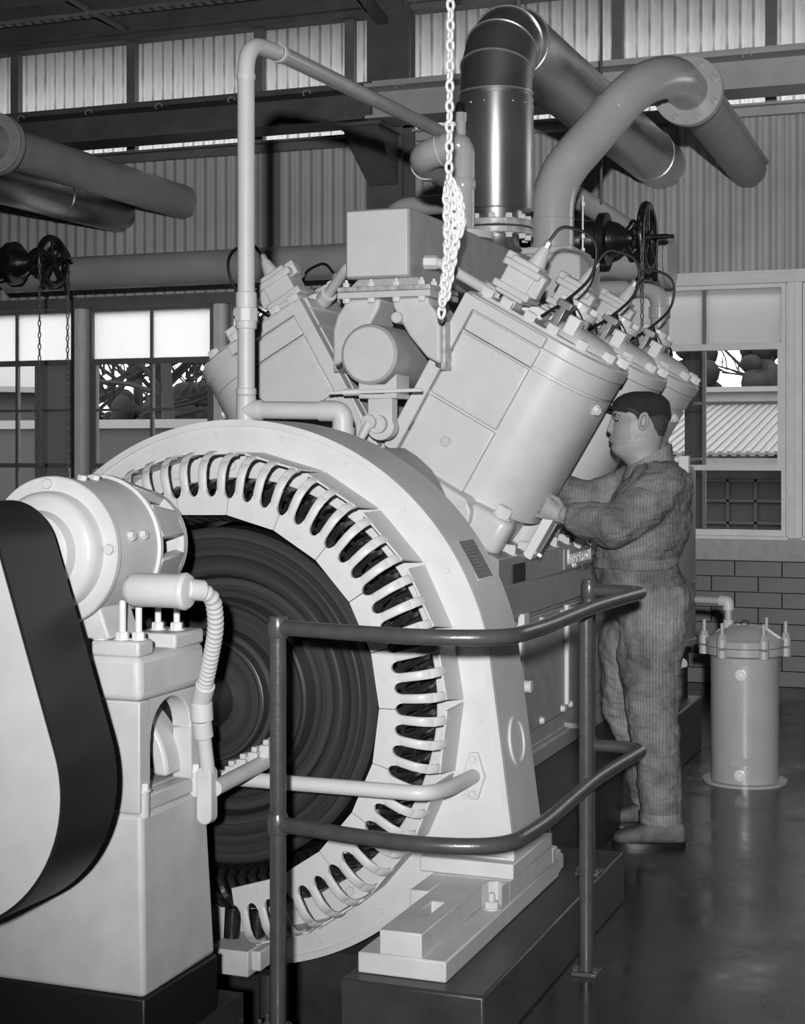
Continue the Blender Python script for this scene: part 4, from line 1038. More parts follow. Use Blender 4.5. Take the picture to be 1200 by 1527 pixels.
# overhead pipes at the left (of another engine)
t = thing('overhead_pipe', 'grey overhead pipe with bolted flange at upper left, running to the back wall', 'pipe', (-4.3, 8.0, 3.38))
OX, OZ = -5.70, 3.36
m = MB(); m.cyl((OX, 8.15, OZ), (OX, 10.44, OZ - .01), .125, n=40); part('pipe', m, PIPE_D, t, smooth=60)
for y0 in (8.08, 8.115):
    m = MB(); m.lathe([(.1, y0), (.185, y0), (.185, y0 + .03), (.1, y0 + .03)], (OX, 0, OZ), (0, 1, 0), 48); part('flange', m, PIPE_D, t, bevel=.003)
m = MB(); m.tube(round_path([(OX, 8.1, OZ), (OX - .02, 7.85, OZ - .02), (OX - .5, 7.7, OZ - .3)], .2, 10), .115, 28); part('elbow', m, PIPE_D, t, smooth=60)
for i in range(10):
    a = 2 * PI * i / 10 + .2; bolt(t, (OX + .155 * math.cos(a), 8.08, OZ + .155 * math.sin(a)), (0, -1, 0), .017, .017, PIPE_D)
t = thing('overhead_exhaust', 'dull sheet metal overhead duct below the grey pipe at upper left', 'exhaust pipe', (-6.0, 8.5, 3.25))
m = MB(); m.cyl((-6.24, 7.6, 3.30), (-6.25, 10.44, 3.30), .148, n=48); part('duct', m, SHEET_D, t, smooth=60)
for y in (8.6, 9.6): part('bead', ring_on((-6.245, y, 3.30), (0, 1, 0), .149, .003), SEAM, t)

# header pipes and the two chainwheel valves
t = thing('left_header_pipe', 'long grey horizontal pipe above the left windows', 'pipe', (-4.6, 9.55, 2.7))
m = MB(); m.cyl((-6.62, 9.55, 2.745), (-2.6, 9.55, 2.745), .115, n=36); part('pipe', m, PIPE_D, t, smooth=60)
t = thing('slanting_pipe', 'thin grey pipe at far left above the black valve', 'pipe', (-6.6, 9.8, 2.95))
m = MB(); m.cyl((-7.3, 9.4, 3.02), (-5.9, 10.3, 2.80), .05, n=18); part('pipe', m, PIPE_D, t)
lk = MB(); n = 14
lk.tube([(.0085 * math.cos(2 * PI * i / n), 0, .0165 * math.sin(2 * PI * i / n) * (1.25 if abs(math.sin(2 * PI * i / n)) > .5 else 1)) for i in range(n)], .0042, 6, closed=True)
LINK_D = lk.mesh('chain_link', IRON, 60)
LINK_G = lk.mesh('chain_link', STEEL_M, 60)
LINK_W = MB(); LINK_W.tube([(.0125 * math.cos(2 * PI * i / n), 0, .0175 * math.sin(2 * PI * i / n) * (1.2 if abs(math.sin(2 * PI * i / n)) > .5 else 1)) for i in range(n)], .006, 7, closed=True)
LINK_W = LINK_W.mesh('chain_link', WHITE, 60)
def chain(t, me, pts, pitch):
    """hang links along a polyline, alternate links turned by 90 degrees"""
    pts = [Vector(p) for p in pts]; k = 0; left = 0
    for a, b in zip(pts[:-1], pts[1:]):
        L = (b - a).length; d = (b - a).normalized(); x = left
        while x < L:
            q = quat(d) @ Matrix.Rotation(PI / 2 * (k % 2) + .7, 3, 'Z').to_quaternion()
            link('chain_link', me, a + d * x, t, q); k += 1; x += pitch
        left = x - L
def valve(label, cx_, y, z, k, wheel_x, wr, dirx, strands, cname, clabel, linkm):
    t = thing('gate_valve', label, 'valve', (cx_, y, z - .25 * k))
    m = MB(); m.lathe([(.02, -.42), (.15, -.42), (.15, -.36), (.12, -.34), (.135, -.2), (.155, -.1), (.135, 0), (.12, .10), (.15, .11), (.17, .12), (.17, .17), (.12, .18), (.10, .24), (.06, .29), (.05, .33), (.02, .34)], (cx_, y, z), (dirx, 0, 0), 32)
    m.xf(lambda p: Vector((cx_ + (p.x - cx_) * k, y + (p.y - y) * k, z + (p.z - z) * k))); part('body', m, IRON, t, smooth=40)
    L = abs(wheel_x - cx_)
    for s in (1, -1):
        m = MB(); m.tube(round_path([(cx_ + dirx * .28 * k, y, z + s * .03 * k), (cx_ + dirx * .34 * k, y, z + s * .095 * k), (cx_ + dirx * (L - .10 * k), y, z + s * .095 * k), (cx_ + dirx * (L - .02), y, z + s * .03 * k)], .03, 4), .024 * k, 8); part('yoke_arm', m, IRON, t, smooth=60)
    m = MB(); m.cyl((cx_ + dirx * .3 * k, y, z), (wheel_x + dirx * .13 * k, y, z), .018 * k, n=12); part('stem', m, IRON, t)
    m = MB(); m.cyl((wheel_x + dirx * .13 * k, y, z), (wheel_x + dirx * .17 * k, y, z), .012 * k, n=10); part('stem_tip', m, IRON, t)
    m = MB(); nn = 40
    m.tube([(wheel_x, y + wr * math.cos(2 * PI * i / nn), z + wr * math.sin(2 * PI * i / nn)) for i in range(nn)], .028 * k, 8, closed=True)
    w = part('chainwheel', m, IRON, t, smooth=60)
    m = MB()
    for i in range(5):
        a = 2 * PI * i / 5 + .3; m.tube([(wheel_x, y, z), (wheel_x, y + wr * math.cos(a), z + wr * math.sin(a))], [.02 * k, .014 * k], 6)
    m.cyl((wheel_x - .03 * k, y, z), (wheel_x + .03 * k, y, z), .045 * k, n=14); part('wheel_spokes', m, IRON, w, smooth=60)
    for s in (1, -1):
        m = MB(); m.tube(round_path([(wheel_x, y, z), (wheel_x + dirx * .01, y + s * wr * .8, z - wr * .75), (wheel_x + dirx * .01, y + s * (wr + .005), z - wr * 1.25)], .05, 4), .016 * k, 6); part('chain_guide', m, IRON, t)
    m = MB(); nn = 16; m.tube([(cx_ + .02 * dirx, y + .035 * math.cos(2 * PI * i / nn) * 0, z) for i in range(2)], .01, 6) if False else None
    c = thing('hand_chain', clabel, 'chain', (wheel_x, y, z - 1.0))
    for s, zb in ((1, strands[0]), (-1, strands[1])):
        chain(c, linkm, [(wheel_x + dirx * .012, y + s * (wr + .012), z - wr * .3), (wheel_x + dirx * .012, y + s * (wr + .012), zb)], .038)
    chain(c, linkm, [(wheel_x, y + (wr + .012) * math.cos(a), z + (wr + .012) * math.sin(a)) for a in [PI * i / 14 for i in range(15)]], .038)
    return t
valve('black gate valve with chain wheel at far left, in front of the wall', -6.38, 9.1, 2.775, .85, -5.956, .155, 1, (1.36, 1.42), 'hand_chain', 'thin hand chain hanging before the leftmost window', LINK_G)
valve('black gate valve with chain wheel to the right of the fat grey pipe', -2.14, 8.35, 2.64, .84, -1.787, .17, 1, (1.95, 2.0), 'hand_chain', 'thin hand chain hanging behind the cylinder heads on the right', LINK_G)
t = thing('right_header_pipe', 'short grey header pipe with flange behind the right black valve', 'pipe', (-2.1, 9.1, 2.6))
m = MB(); m.cyl((-2.7, 9.1, 2.60), (-1.86, 9.1, 2.60), .105, n=36); part('pipe', m, PIPE_D, t, smooth=60)
m = MB(); m.lathe([(.02, -1.86), (.155, -1.86), (.155, -1.83), (.02, -1.83)], (0, 9.1, 2.60), (1, 0, 0), 40); m.lathe([(.02, -1.826), (.155, -1.826), (.155, -1.80), (.02, -1.80)], (0, 9.1, 2.60), (1, 0, 0), 40); part('flange', m, PIPE, t, smooth=30)
t = thing('valve_feed_pipe', 'dark grey slanted pipe joining the right valve to the wall', 'pipe', (-2.1, 8.6, 2.7))
m = MB(); m.cyl((-2.25, 8.40, 2.93), (-1.95, 8.9, 2.72), .06, n=18); part('pipe', m, PIPE_D, t)
m = MB(); m.cyl((-2.06, 8.45, 2.85), (-2.06, 8.45, 4.9), .008, n=6); part('hanger_rod', m, STEEL_D, t)
t = thing('water_gauge', 'slender gauge glass beside the base of the fat grey pipe', 'gauge', (-1.99, 7.9, 2.45))
m = MB(); m.cyl((-1.985, 7.75, 2.50), (-1.985, 7.75, 2.78), .006, n=8); part('rod', m, SHEET, t)
for z in (2.50, 2.57, 2.73): 
    m = MB(); m.cyl((-1.985, 7.75, z), (-1.985, 7.75, z + .02), .012, n=8); part('fitting', m, SHEET, t)
t = thing('downpipe', 'grey pipe with elbow dropping behind the third cylinder at right', 'pipe', (-1.75, 8.5, 1.9))
m = MB(); m.tube(round_path([(-2.35, 8.5, 2.385), (-1.752, 8.5, 2.385), (-1.752, 8.5, 1.4)], .1, 10), .05, 24); part('pipe', m, PIPE, t, smooth=60)
m = MB(); m.cyl((-1.752, 8.5, 2.22), (-1.752, 8.5, 2.285), .058, n=24); part('socket', m, PIPE, t, bevel=.004)
m = MB(); m.lathe([(.05, -.02), (.057, 0), (.05, .02)], (-1.9, 8.5, 2.385), (1, 0, 0), 24); part('socket', m, PIPE, t)

# white hoist chain
t = thing('hoist_chain', 'white hoist chain hanging in front of the shiny stack, doubled at its lower end', 'chain', (-1.81, 5.2, 1.97))
chain(t, LINK_W, [(-1.795, 5.2, 3.5), (-1.805, 5.2, 2.42)], .035)
for dx, dy, z0, z1, sx_ in ((0, 0, 2.42, 1.985, -.022), (.03, .01, 2.42, 2.02, -.03), (.012, -.028, 2.40, 2.0, -.018), (.02, .03, 2.42, 2.1, -.02), (.05, .005, 2.40, 2.27, .022)):
    chain(t, LINK_W, [(-1.812 + dx * .6, 5.2 + dy, z0), (-1.81 + dx * .9, 5.2 + dy, (z0 + z1) / 2), (-1.81 + dx * .6 + sx_, 5.2 + dy, z1)], .029)
chain(t, LINK_W, [(-1.79, 5.2, 2.43), (-1.765, 5.2, 2.38), (-1.757, 5.2, 2.30), (-1.765, 5.2, 2.24)], .029)

# filter canister at right
TX, TY = -1.125, 7.36
t = thing('filter_tank', 'pale upright canister with bolted domed lid standing on the floor at right', 'tank', (TX, TY, 0))
m = MB(); m.lathe([(.15, .0), (.19, .0), (.19, .011), (.15, .012)], (TX, TY, 0), (0, 0, 1), 64, close=True); part('base_ring', m, TANKP, t, smooth=30)
m = MB(); m.lathe([(.02, .008), (.153, .008), (.153, .6), (.02, .6)], (TX, TY, 0), (0, 0, 1), 64); part('shell', m, TANKP, t, smooth=30)
m = MB(); m.lathe([(.02, .575), (.158, .575), (.176, .585), (.176, .618), (.02, .618)], (TX, TY, 0), (0, 0, 1), 64); part('body_flange', m, TANKP, t, smooth=30)
m = MB(); m.lathe([(.02, .621), (.176, .621), (.178, .65), (.165, .656), (.15, .668), (.10, .70), (.05, .715), (.001, .718)], (TX, TY, 0), (0, 0, 1), 64); part('lid', m, TANKP, t, smooth=30)
for i in range(6):
    a = 2 * PI * i / 6 - .95; cx_, cy_ = TX + .182 * math.cos(a), TY + .182 * math.sin(a)
    m = MB(); m.lathe([(.024, .578), (.024, .615), (.005, .616)], (cx_, cy_, 0), (0, 0, 1), 10); part('lug', m, TANKP, t)
    m = MB(); m.lathe([(.024, .624), (.024, .66), (.005, .661)], (cx_, cy_, 0), (0, 0, 1), 10); part('lug', m, TANKP, t)
    bolt(t, (cx_, cy_, .66), (0, 0, 1), .017, .022, TANKP, 'swing_bolt', .05)
d = Vector((.30, -.95, 0)).normalized()
for z in (.505, .055):
    ang = math.atan2(-.95, .05 if z > .3 else .02); p = Vector((TX + .153 * math.cos(ang), TY + .153 * math.sin(ang), z)); dd = Vector((math.cos(ang), math.sin(ang), 0))
    m = MB(); m.lathe([(.026, -.004), (.026, .012), (.018, .014), (.018, .02), (.012, .02), (.01, .012), (.002, .012)], p, dd, 16); part('plug', m, NUT, t)
    m = MB(); m.hexa([p + Vector((x, q, zz)) for q in (-.002,) for x, zz in ((-.04, .042), (.04, .042), (.04, .075), (-.04, .075))] + [p + Vector((x, q, zz)) for q in (.03,) for x, zz in ((-.04, .042), (.04, .042), (.04, .075), (-.04, .075))]); part('pad', m, TANKP, t)
m = MB(); m.tube(arc((TX, TY, .715), (1, 0, 0), (0, 0, 1), .018, 0, PI, 8), .004, 6); part('lifting_ring', m, IRON, t)
t = thing('filter_pipe', 'thin white pipe with elbow entering the canister lid', 'pipe', (-1.3, 7.6, .7))
m = MB(); m.tube(round_path([(-1.44, 7.60, .80), (-1.222, 7.50, .805), (-1.222, 7.50, .66)], .03, 6), .017, 14); part('pipe', m, PIPE, t, smooth=60)
m = MB(); m.tube(round_path([(-1.26, 7.515, .805), (-1.222, 7.50, .805), (-1.222, 7.50, .765)], .02, 6), .026, 14); part('elbow', m, PAINT, t, smooth=60)
m = MB(); m.cyl((-1.222, 7.5, .69), (-1.222, 7.5, .72), .024, n=8); part('union_nut', m, PAINT, t)
# upright vessel behind the workman
t = thing('upright_vessel', 'tall grey upright vessel with valve on top, behind the workman', 'vessel', (-1.665, 8.0, .31))
UX, UY = -1.655, 7.92
m = MB(); m.lathe([(.02, .545), (.20, .545), (.205, .55), (.205, .575), (.2, .58), (.2, .848), (.206, .852), (.206, .862), (.2, .866), (.2, 1.40), (.19, 1.43), (.12, 1.45), (.02, 1.455)], (UX, UY, 0), (0, 0, 1), 56); part('shell', m, STEEL_M, t, smooth=30)
for dx, dy in ((.12, .1), (-.12, .1), (.12, -.1), (-.12, -.1)):
    m = MB(); m.cyl((UX + dx, UY + dy, .27), (UX + dx, UY + dy, .55), .025, n=10); part('leg', m, IRON, t)
m = MB(); m.box(UX + .07, UX + .13, UY - .17, UY - .11, 1.40, 1.47); m.cyl((UX + .1, UY - .14, 1.45), (UX + .1, UY - .14, 1.50), .022, n=8); m.cyl((UX + .02, UY - .14, 1.46), (UX + .2, UY - .14, 1.47), .016, n=10); m.box(UX + .15, UX + .2, UY - .17, UY - .13, 1.40, 1.485); part('top_valve', m, NUT, t, bevel=.004)
m = MB(); m.cyl((UX + .2, UY - .14, 1.465), (UX + .26, UY - .15, 1.47), .008, n=8); part('valve_handle', m, SHEET, t)
m = MB(); m.tube(round_path([(UX + .10, UY - .2, .47), (UX + .16, UY - .26, .47), (UX + .16, UY - .27, .41)], .03, 4), .018, 10); m.cyl((UX + .155, UY - .255, .47), (UX + .20, UY - .28, .49), .022, n=10); part('drain_cock', m, NUT, t)
# ================================================================== the workman
def cloth_mat():
    m = mat('striped_coverall_cloth', .17, .9, spec=.15)
    nt = m.node_tree; b = nt.nodes['Principled BSDF']; L = nt.links.new
    tc = nt.nodes.new('ShaderNodeTexCoord')
    n = nt.nodes.new('ShaderNodeTexNoise'); n.inputs['Scale'].default_value = 6; n.inputs['Detail'].default_value = 9; n.inputs['Roughness'].default_value = .65
    w = nt.nodes.new('ShaderNodeTexWave'); w.wave_type = 'BANDS'; w.bands_direction = 'X'; w.inputs['Scale'].default_value = 27; w.inputs['Distortion'].default_value = 1.6; w.inputs['Detail'].default_value = 2; w.inputs['Detail Scale'].default_value = 3
    r1 = nt.nodes.new('ShaderNodeMapRange'); r1.inputs[1].default_value = .32; r1.inputs[2].default_value = .68; r1.inputs[3].default_value = .07; r1.inputs[4].default_value = .27
    r2 = nt.nodes.new('ShaderNodeMapRange'); r2.inputs[3].default_value = .84; r2.inputs[4].default_value = 1.12
    mu = nt.nodes.new('ShaderNodeMath'); mu.operation = 'MULTIPLY'
    L(tc.outputs['Object'], n.inputs['Vector']); L(tc.outputs['Object'], w.inputs['Vector'])
    L(n.outputs['Fac'], r1.inputs[0]); L(w.outputs['Fac'], r2.inputs[0]); L(r1.outputs[0], mu.inputs[0]); L(r2.outputs[0], mu.inputs[1]); L(mu.outputs[0], b.inputs['Base Color'])
    mp = nt.nodes.new('ShaderNodeMapping'); mp.inputs['Scale'].default_value = (9, 9, 26)
    n2 = nt.nodes.new('ShaderNodeTexNoise'); n2.inputs['Scale'].default_value = 1; n2.inputs['Detail'].default_value = 4; n2.inputs['Distortion'].default_value = .8
    bp_ = nt.nodes.new('ShaderNodeBump'); bp_.inputs['Strength'].default_value = .8; bp_.inputs['Distance'].default_value = .02
    L(tc.outputs['Object'], mp.inputs['Vector']); L(mp.outputs[0], n2.inputs['Vector']); L(n2.outputs['Fac'], bp_.inputs['Height']); L(bp_.outputs[0], b.inputs['Normal'])
    return m
CLOTH = cloth_mat()
SKIN = mat('skin', .27, .5, noise=.1, nscale=30, bump=.08, bscale=200, spec=.4)
HAIR = mat('short_dark_hair', .035, .7, noise=.5, nscale=120, bump=.5, bscale=220)
FELT = mat('black_cap_cloth', .014, .9, noise=.3, nscale=20)
LEATHER = mat('dusty_leather', .09, .75, noise=.6, nscale=14, bump=.3, bscale=60)
EYE = mat('eye', .03, .15)
MA = math.atan(903 / 2376)
MR = Vector((math.cos(MA), math.sin(MA), 0)); MF = Vector((-math.sin(MA), math.cos(MA), 0))
MBASE = MR * .943 + MF * 6.14                       # where he stands
def ml(a, b, z): return MBASE + MR * a + MF * b + Vector((0, 0, z))
U = .002584
def A_(px): return (px - 965) * U
def Z_(py): return 1.5 - (py - 675) * U
def mp_(px, py, b): return Vector((A_(px), b, Z_(py)))
man = thing('person', 'workman in a black cap and worn striped coveralls reaching into the engine', 'person', ml(0, .08, 0))
def fin(name, m, mt, voxel=0, smooth_it=0, disp=None, parent=man, smooth=180):
    m.xf(lambda p: ml(p.x, p.y, p.z))
    o = part(name, m, mt, parent, smooth=smooth)
    if voxel:
        r = o.modifiers.new('skin', 'REMESH'); r.mode = 'VOXEL'; r.voxel_size = voxel; r.use_smooth_shade = True
    if smooth_it:
        s_ = o.modifiers.new('soften', 'SMOOTH'); s_.iterations = smooth_it; s_.factor = .5
    if disp:
        for sz, st in disp:
            tx = bpy.data.textures.new('folds', 'CLOUDS'); tx.noise_scale = sz; tx.noise_depth = 2
            d = o.modifiers.new('folds', 'DISPLACE'); d.texture = tx; d.strength = st; d.mid_level = .5; d.texture_coords = 'LOCAL'
    return o
def sect(z, f, k, hw, cb=0., n=28, e=2.2, fl=1.0):
    c = (f + k) / 2; h = (k - f) / 2; r = []
    for j in range(n):
        t = 2 * PI * j / n; cu, su = math.cos(t), math.sin(t)
        x = c + h * math.copysign(abs(cu) ** (2 / e), cu); y = cb + hw * math.copysign(abs(su) ** (2 / e), su) * (fl + (1 - fl) * (cu + 1) / 2)
        r.append((x, y, z))
    return r
CB = .08
# ---- body: head, neck, trunk, arms, hands and legs as one surface
body = MB()
HS = [(591, 944, 972, .03), (594, 934, 983, .053), (600, 924.5, 992, .069), (607, 919.5, 997, .078), (614, 917, 999, .081), (619.5, 916, 999, .0815), (624, 918, 998.5, .080), (628, 919.5, 998, .078), (634, 917.5, 997, .077),
      (641, 916.5, 995, .077), (647, 915.5, 993, .0765), (651, 914, 992, .0755), (654.5, 916.5, 991, .075), (658, 914.5, 990, .0755), (662, 916, 990, .0745), (667, 914.5, 989, .072), (672, 916, 990, .069), (678, 921, 991, .067), (685, 931, 995, .067), (692, 938, 1000, .069), (702, 944, 1008, .076), (715, 945, 1014, .09)]
body.rings([sect(Z_(y), A_(f), A_(k), hw, CB, 32, 2.25, .86) for y, f, k, hw in HS][::-1])
for s in (-1, 1):
    b = CB + s * .0
    body.sphere((A_(947), CB + s * .052, Z_(652)), .030, 12, 8, 1.1, .62, 1.1)       # cheek
    body.sphere((A_(921.5), CB + s * .033, Z_(620)), .010, 10, 6, .8, 2.0, .7)      # brow
    body.sphere((A_(916.5), CB + s * .011, Z_(643.5)), .0075, 10, 6, 1.2, .9, .9)   # nostril wing
    body.sphere((A_(918.5), CB + s * .008, Z_(649)), .012, 10, 8, 1.0, 1.2, 1.0)    # upper lip
    # ear
    ec = Vector((A_(959), CB + s * .083, Z_(628)))
    body.tube([ec + Vector((.016 * math.cos(t) + .004 * math.sin(t), s * .006, .031 * math.sin(t) )) for t in [2 * PI * i / 16 for i in range(16)]], .0062, 8, closed=True)
    body.sphere(tuple(ec + Vector((0, -s * .004, 0))), .012, 10, 8, 1.1, .55, 2.0)
body.rings([[(A_(918), CB - .008, Z_(621)), (A_(918), CB + .008, Z_(621)), (A_(915.2), CB + .003, Z_(621.5)), (A_(915.2), CB - .003, Z_(621.5))],
            [(A_(920), CB - .012, Z_(632)), (A_(920), CB + .012, Z_(632)), (A_(912), CB + .006, Z_(632)), (A_(912), CB - .006, Z_(632))],
            [(A_(920), CB - .018, Z_(640)), (A_(920), CB + .018, Z_(640)), (A_(908.6), CB + .0085, Z_(640)), (A_(908.6), CB - .0085, Z_(640))],
            [(A_(920), CB - .014, Z_(646)), (A_(920), CB + .014, Z_(646)), (A_(910.5), CB + .007, Z_(645)), (A_(910.5), CB - .007, Z_(645))]])
body.tube([(A_(919), CB - .026, Z_(653)), (A_(915), CB - .012, Z_(652)), (A_(913.6), CB, Z_(652)), (A_(915), CB + .012, Z_(652)), (A_(919), CB + .026, Z_(653))], [.003, .0045, .005, .0045, .003], 8)
body.tube([(A_(919), CB - .024, Z_(656.5)), (A_(915.6), CB - .011, Z_(657.5)), (A_(914.4), CB, Z_(657.8)), (A_(915.6), CB + .011, Z_(657.5)), (A_(919), CB + .024, Z_(656.5))], [.003, .0045, .0055, .0045, .003], 8)
TRUNK = [(.86, -.08, .12, .13), (.92, -.15, .165, .165), (1.0, -.165, .155, .175), (1.06, -.165, .11, .17), (1.12, -.165, .115, .175), (1.22, -.14, .145, .19), (1.33, -.09, .155, .20), (1.40, -.055, .145, .185), (1.44, -.045, .125, .12), (1.48, -.04, .105, .075)]
body.rings([sect(z, f, k, hw, CB) for z, f, k, hw in TRUNK])
ARM_N = [(mp_(988, 716, CB - .17), .062), (mp_(945, 757, CB - .235), .052), (mp_(906, 782, CB - .25), .043), (mp_(868, 774, CB - .20), .038), (mp_(834, 765, CB - .16), .028)]
ARM_F = [(mp_(970, 714, CB + .17), .062), (mp_(925, 742, CB + .24), .052), (mp_(890, 750, CB + .25), .043), (mp_(862, 735, CB + .23), .038), (mp_(834, 722, CB + .21), .028)]
for arm in (ARM_N, ARM_F): body.tube([p for p, r in arm], [r for p, r in arm], 14)
def hand(w, u, v, n_, s):                            # wrist, finger direction, across, palm normal
    w = Vector(w); u = u.normalized(); v = v.normalized(); n_ = n_.normalized()
    body.rings([[w + u * d + v * (q * math.cos(2 * PI * j / 12)) + n_ * (h * math.sin(2 * PI * j / 12)) for j in range(12)] for d, q, h in ((-.03, .026, .02), (0, .028, .02), (.03, .036, .019), (.065, .042, .017), (.088, .043, .013))])
    for i, (o, L) in enumerate(((-.036, .062), (-.0125, .076), (.0125, .072), (.036, .056))):
        p0 = w + u * .075 + v * o; c = .9
        p1 = w + u * (.088 + L * .34) + v * o * 1.16 - n_ * .008
        p2 = p1 + u * L * .30 - n_ * L * .32; p3 = p2 - u * L * .02 - n_ * L * .38
        body.tube([p0, p1, p2, p3, p3 - n_ * .004 - u * .004], [.0092, .0088, .0084, .0074, .004], 9)
    t0 = w + u * .018 - v * s * .026
    body.tube([t0, t0 + u * .028 - v * s * .022 - n_ * .012, t0 + u * .056 - v * s * .024 - n_ * .026, t0 + u * .075 - v * s * .016 - n_ * .034, t0 + u * .079 - v * s * .014 - n_ * .036], [.0135, .0115, .0105, .0088, .004], 10)
hand(mp_(837, 769, CB - .16), Vector((-.90, .08, .42)), Vector((-.42, 0, -.90)), Vector((-.15, -.98, .05)), 1)
hand(mp_(834, 722, CB + .21), Vector((-.97, -.1, .2)), Vector((.1, -.98, .1)), Vector((.2, .1, .97)), 1)
LEG_N = [(mp_(978, 895, CB - .085), .095), (mp_(968, 970, CB - .10), .085), (mp_(970, 1070, CB - .12), .058), (mp_(980, 1140, CB - .13), .056), (mp_(985, 1215, CB - .14), .042), (mp_(985, 1238, CB - .14), .04)]
LEG_F = [(mp_(970, 895, CB + .085), .095), (mp_(952, 965, CB + .12), .085), (mp_(948, 1065, CB + .17), .058), (mp_(972, 1140, CB + .19), .056), (mp_(992, 1215, CB + .20), .042), (mp_(992, 1238, CB + .20), .04)]
for leg in (LEG_N, LEG_F): body.tube([p for p, r in leg], [r for p, r in leg], 14)
fin('body', body, SKIN, .0032, 3)
# eyes and hair
for s in (-1, 1):
    m = MB(); m.sphere((A_(922.3), CB + s * .032, Z_(626.5)), .0098, 12, 8, 1, 1.1, .62); fin('eye', m, EYE)
    m = MB(); m.tube([(A_(920), CB + s * .018, Z_(625)), (A_(917.8), CB + s * .032, Z_(623)), (A_(922), CB + s * .046, Z_(625.5))], [.002, .0034, .002], 7); fin('eyelid', m, SKIN)
    m = MB(); m.tube([(A_(918), CB + s * .014, Z_(619)), (A_(919), CB + s * .034, Z_(617.5)), (A_(926), CB + s * .052, Z_(620))], [.003, .0042, .002], 7); fin('eyebrow', m, HAIR)
m = MB()
m.rings([sect(Z_(y), A_(f), A_(k), hw, CB, 28, 2.25, .9) for y, f, k, hw in ((650, 975, 993.5, .055), (640, 966, 998, .072), (630, 962, 1001, .0805), (620, 950, 1002.5, .0845), (606, 944, 1001, .0815), (600, 946, 995, .07))])
for s in (-1, 1): m.tube([(A_(934), CB + s * .076, Z_(609)), (A_(944), CB + s * .0785, Z_(612)), (A_(951), CB + s * .079, Z_(617)), (A_(953), CB + s * .079, Z_(626))], [.008, .012, .0115, .006], 8)
fin('hair', m, HAIR, .004, 3)
# cap
m = MB()
m.rings([sect(Z_(y), A_(f), A_(k), hw, CB, 32, 2.3, .92) for y, f, k, hw in ((614, 921, 1000, .084), (608, 917, 1005, .090), (600, 917, 1006, .092), (592, 924, 1003, .086), (586, 934, 993, .066), (582.5, 948, 975, .03))])
def tilt(p):                                         # the cap sits lower at the back
    k = max(0, (p.x - A_(935)) / (A_(1005) - A_(935))); return Vector((p.x, p.y, p.z - .030 * k * (1 if p.z < Z_(600) else max(0, (Z_(582) - p.z) / (Z_(582) - Z_(600))) )))
m.xf(tilt); m.xf(lambda p: Vector((p.x, p.y, p.z - .014 * max(0, (p.x - A_(960)) / .1) if p.z < Z_(604) else p.z)))
fin('cap', m, FELT, .006, 4)
m = MB(); n = 18; top = []; bot = []
for i in range(n + 1):
    t = -1.15 + 2.3 * i / n
    xi = A_(955) - .100 * math.cos(t) ; yi = CB + .085 * math.sin(t)
    xo = A_(955) - (.100 + .042 * math.cos(t * 1.3) ) * math.cos(t * .92); yo = CB + .086 * math.sin(t * .95)
    zz = Z_(601) - .006 * math.cos(t) - .036 * abs(math.sin(t)) ** 1.6
    top.append(((xi, yi, Z_(604)), (xo, yo, zz - .0)))
rs = [[a, b, (b[0], b[1], b[2] - .004), (a[0], a[1], a[2] - .005)] for a, b in top]
m.rings(rs); fin('cap_brim', m, FELT, smooth=40)
# coveralls
cov = MB()
TC = [(.80, -.05, .12, .10), (.86, -.13, .165, .165), (.92, -.172, .188, .195), (.98, -.185, .183, .205), (1.04, -.19, .135, .20), (1.075, -.192, .122, .197), (1.11, -.195, .135, .205), (1.17, -.185, .165, .222), (1.25, -.155, .182, .232), (1.33, -.115, .184, .238), (1.39, -.080, .172, .225), (1.43, -.062, .150, .17), (1.455, -.045, .127, .105), (1.475, -.035, .11, .079)]
cov.rings([sect(z, f, k, hw, CB, 36) for z, f, k, hw in TC])
for arm, wr in ((ARM_N, (.088, .092, .082, .070, .056)), (ARM_F, (.085, .085, .075, .064, .056))):
    pts = [p for p, r in arm]; pts[-1] = pts[-1].lerp(pts[-2], .30)
    cov.tube([pts[0] + Vector((.02, .05 if arm is ARM_N else -.05, -.03))] + pts, [.10] + list(wr), 20)
    cov.sphere(tuple(pts[2]), wr[2] * 1.04, 14, 10)
for leg, wr in ((LEG_N, (.135, .125, .098, .086, .079)), (LEG_F, (.13, .125, .098, .088, .08))):
    pts = [p for p, r in leg][:5]; pts[4] = pts[4] + Vector((-.008, 0, .006))
    cov.tube([pts[0] + Vector((0, 0, .06))] + pts[:], [.13] + list(wr), 22)
fin('coveralls', cov, CLOTH, .011, 5, [(.11, .026), (.045, .014)])
m = MB(); m.rings([sect(z, f, k, hw, CB, 32) for z, f, k, hw in ((1.055, -.198, .128, .203), (1.06, -.201, .131, .206), (1.09, -.201, .131, .206), (1.095, -.198, .128, .203))]); fin('waistband', m, CLOTH, 0, 0, [(.10, .02)], smooth=60)
m = MB()
m.rings([sect(z, f, k, hw, CB, 30, 2.2) for z, f, k, hw in ((1.475, -.085, .118, .088), (1.50, -.085, .112, .085), (1.535, -.072, .108, .080), (1.535, -.067, .103, .075), (1.50, -.078, .106, .079))]); m.xf(lambda p: Vector((p.x, p.y, p.z - .095 * min(1, max(0, (.09 - p.x) / .17))))); fin('collar', m, CLOTH, 0, 0, [(.06, .01)], smooth=60)
for leg in (LEG_N, LEG_F):
    p = leg[4][0] + Vector((-.008, 0, 0)); m = MB()
    m.lathe([(.074, -.012), (.082, -.012), (.083, .03), (.074, .03)], p, (0, 0, 1), 28, close=True); fin('trouser_cuff', m, CLOTH, 0, 0, [(.06, .01)], smooth=60)
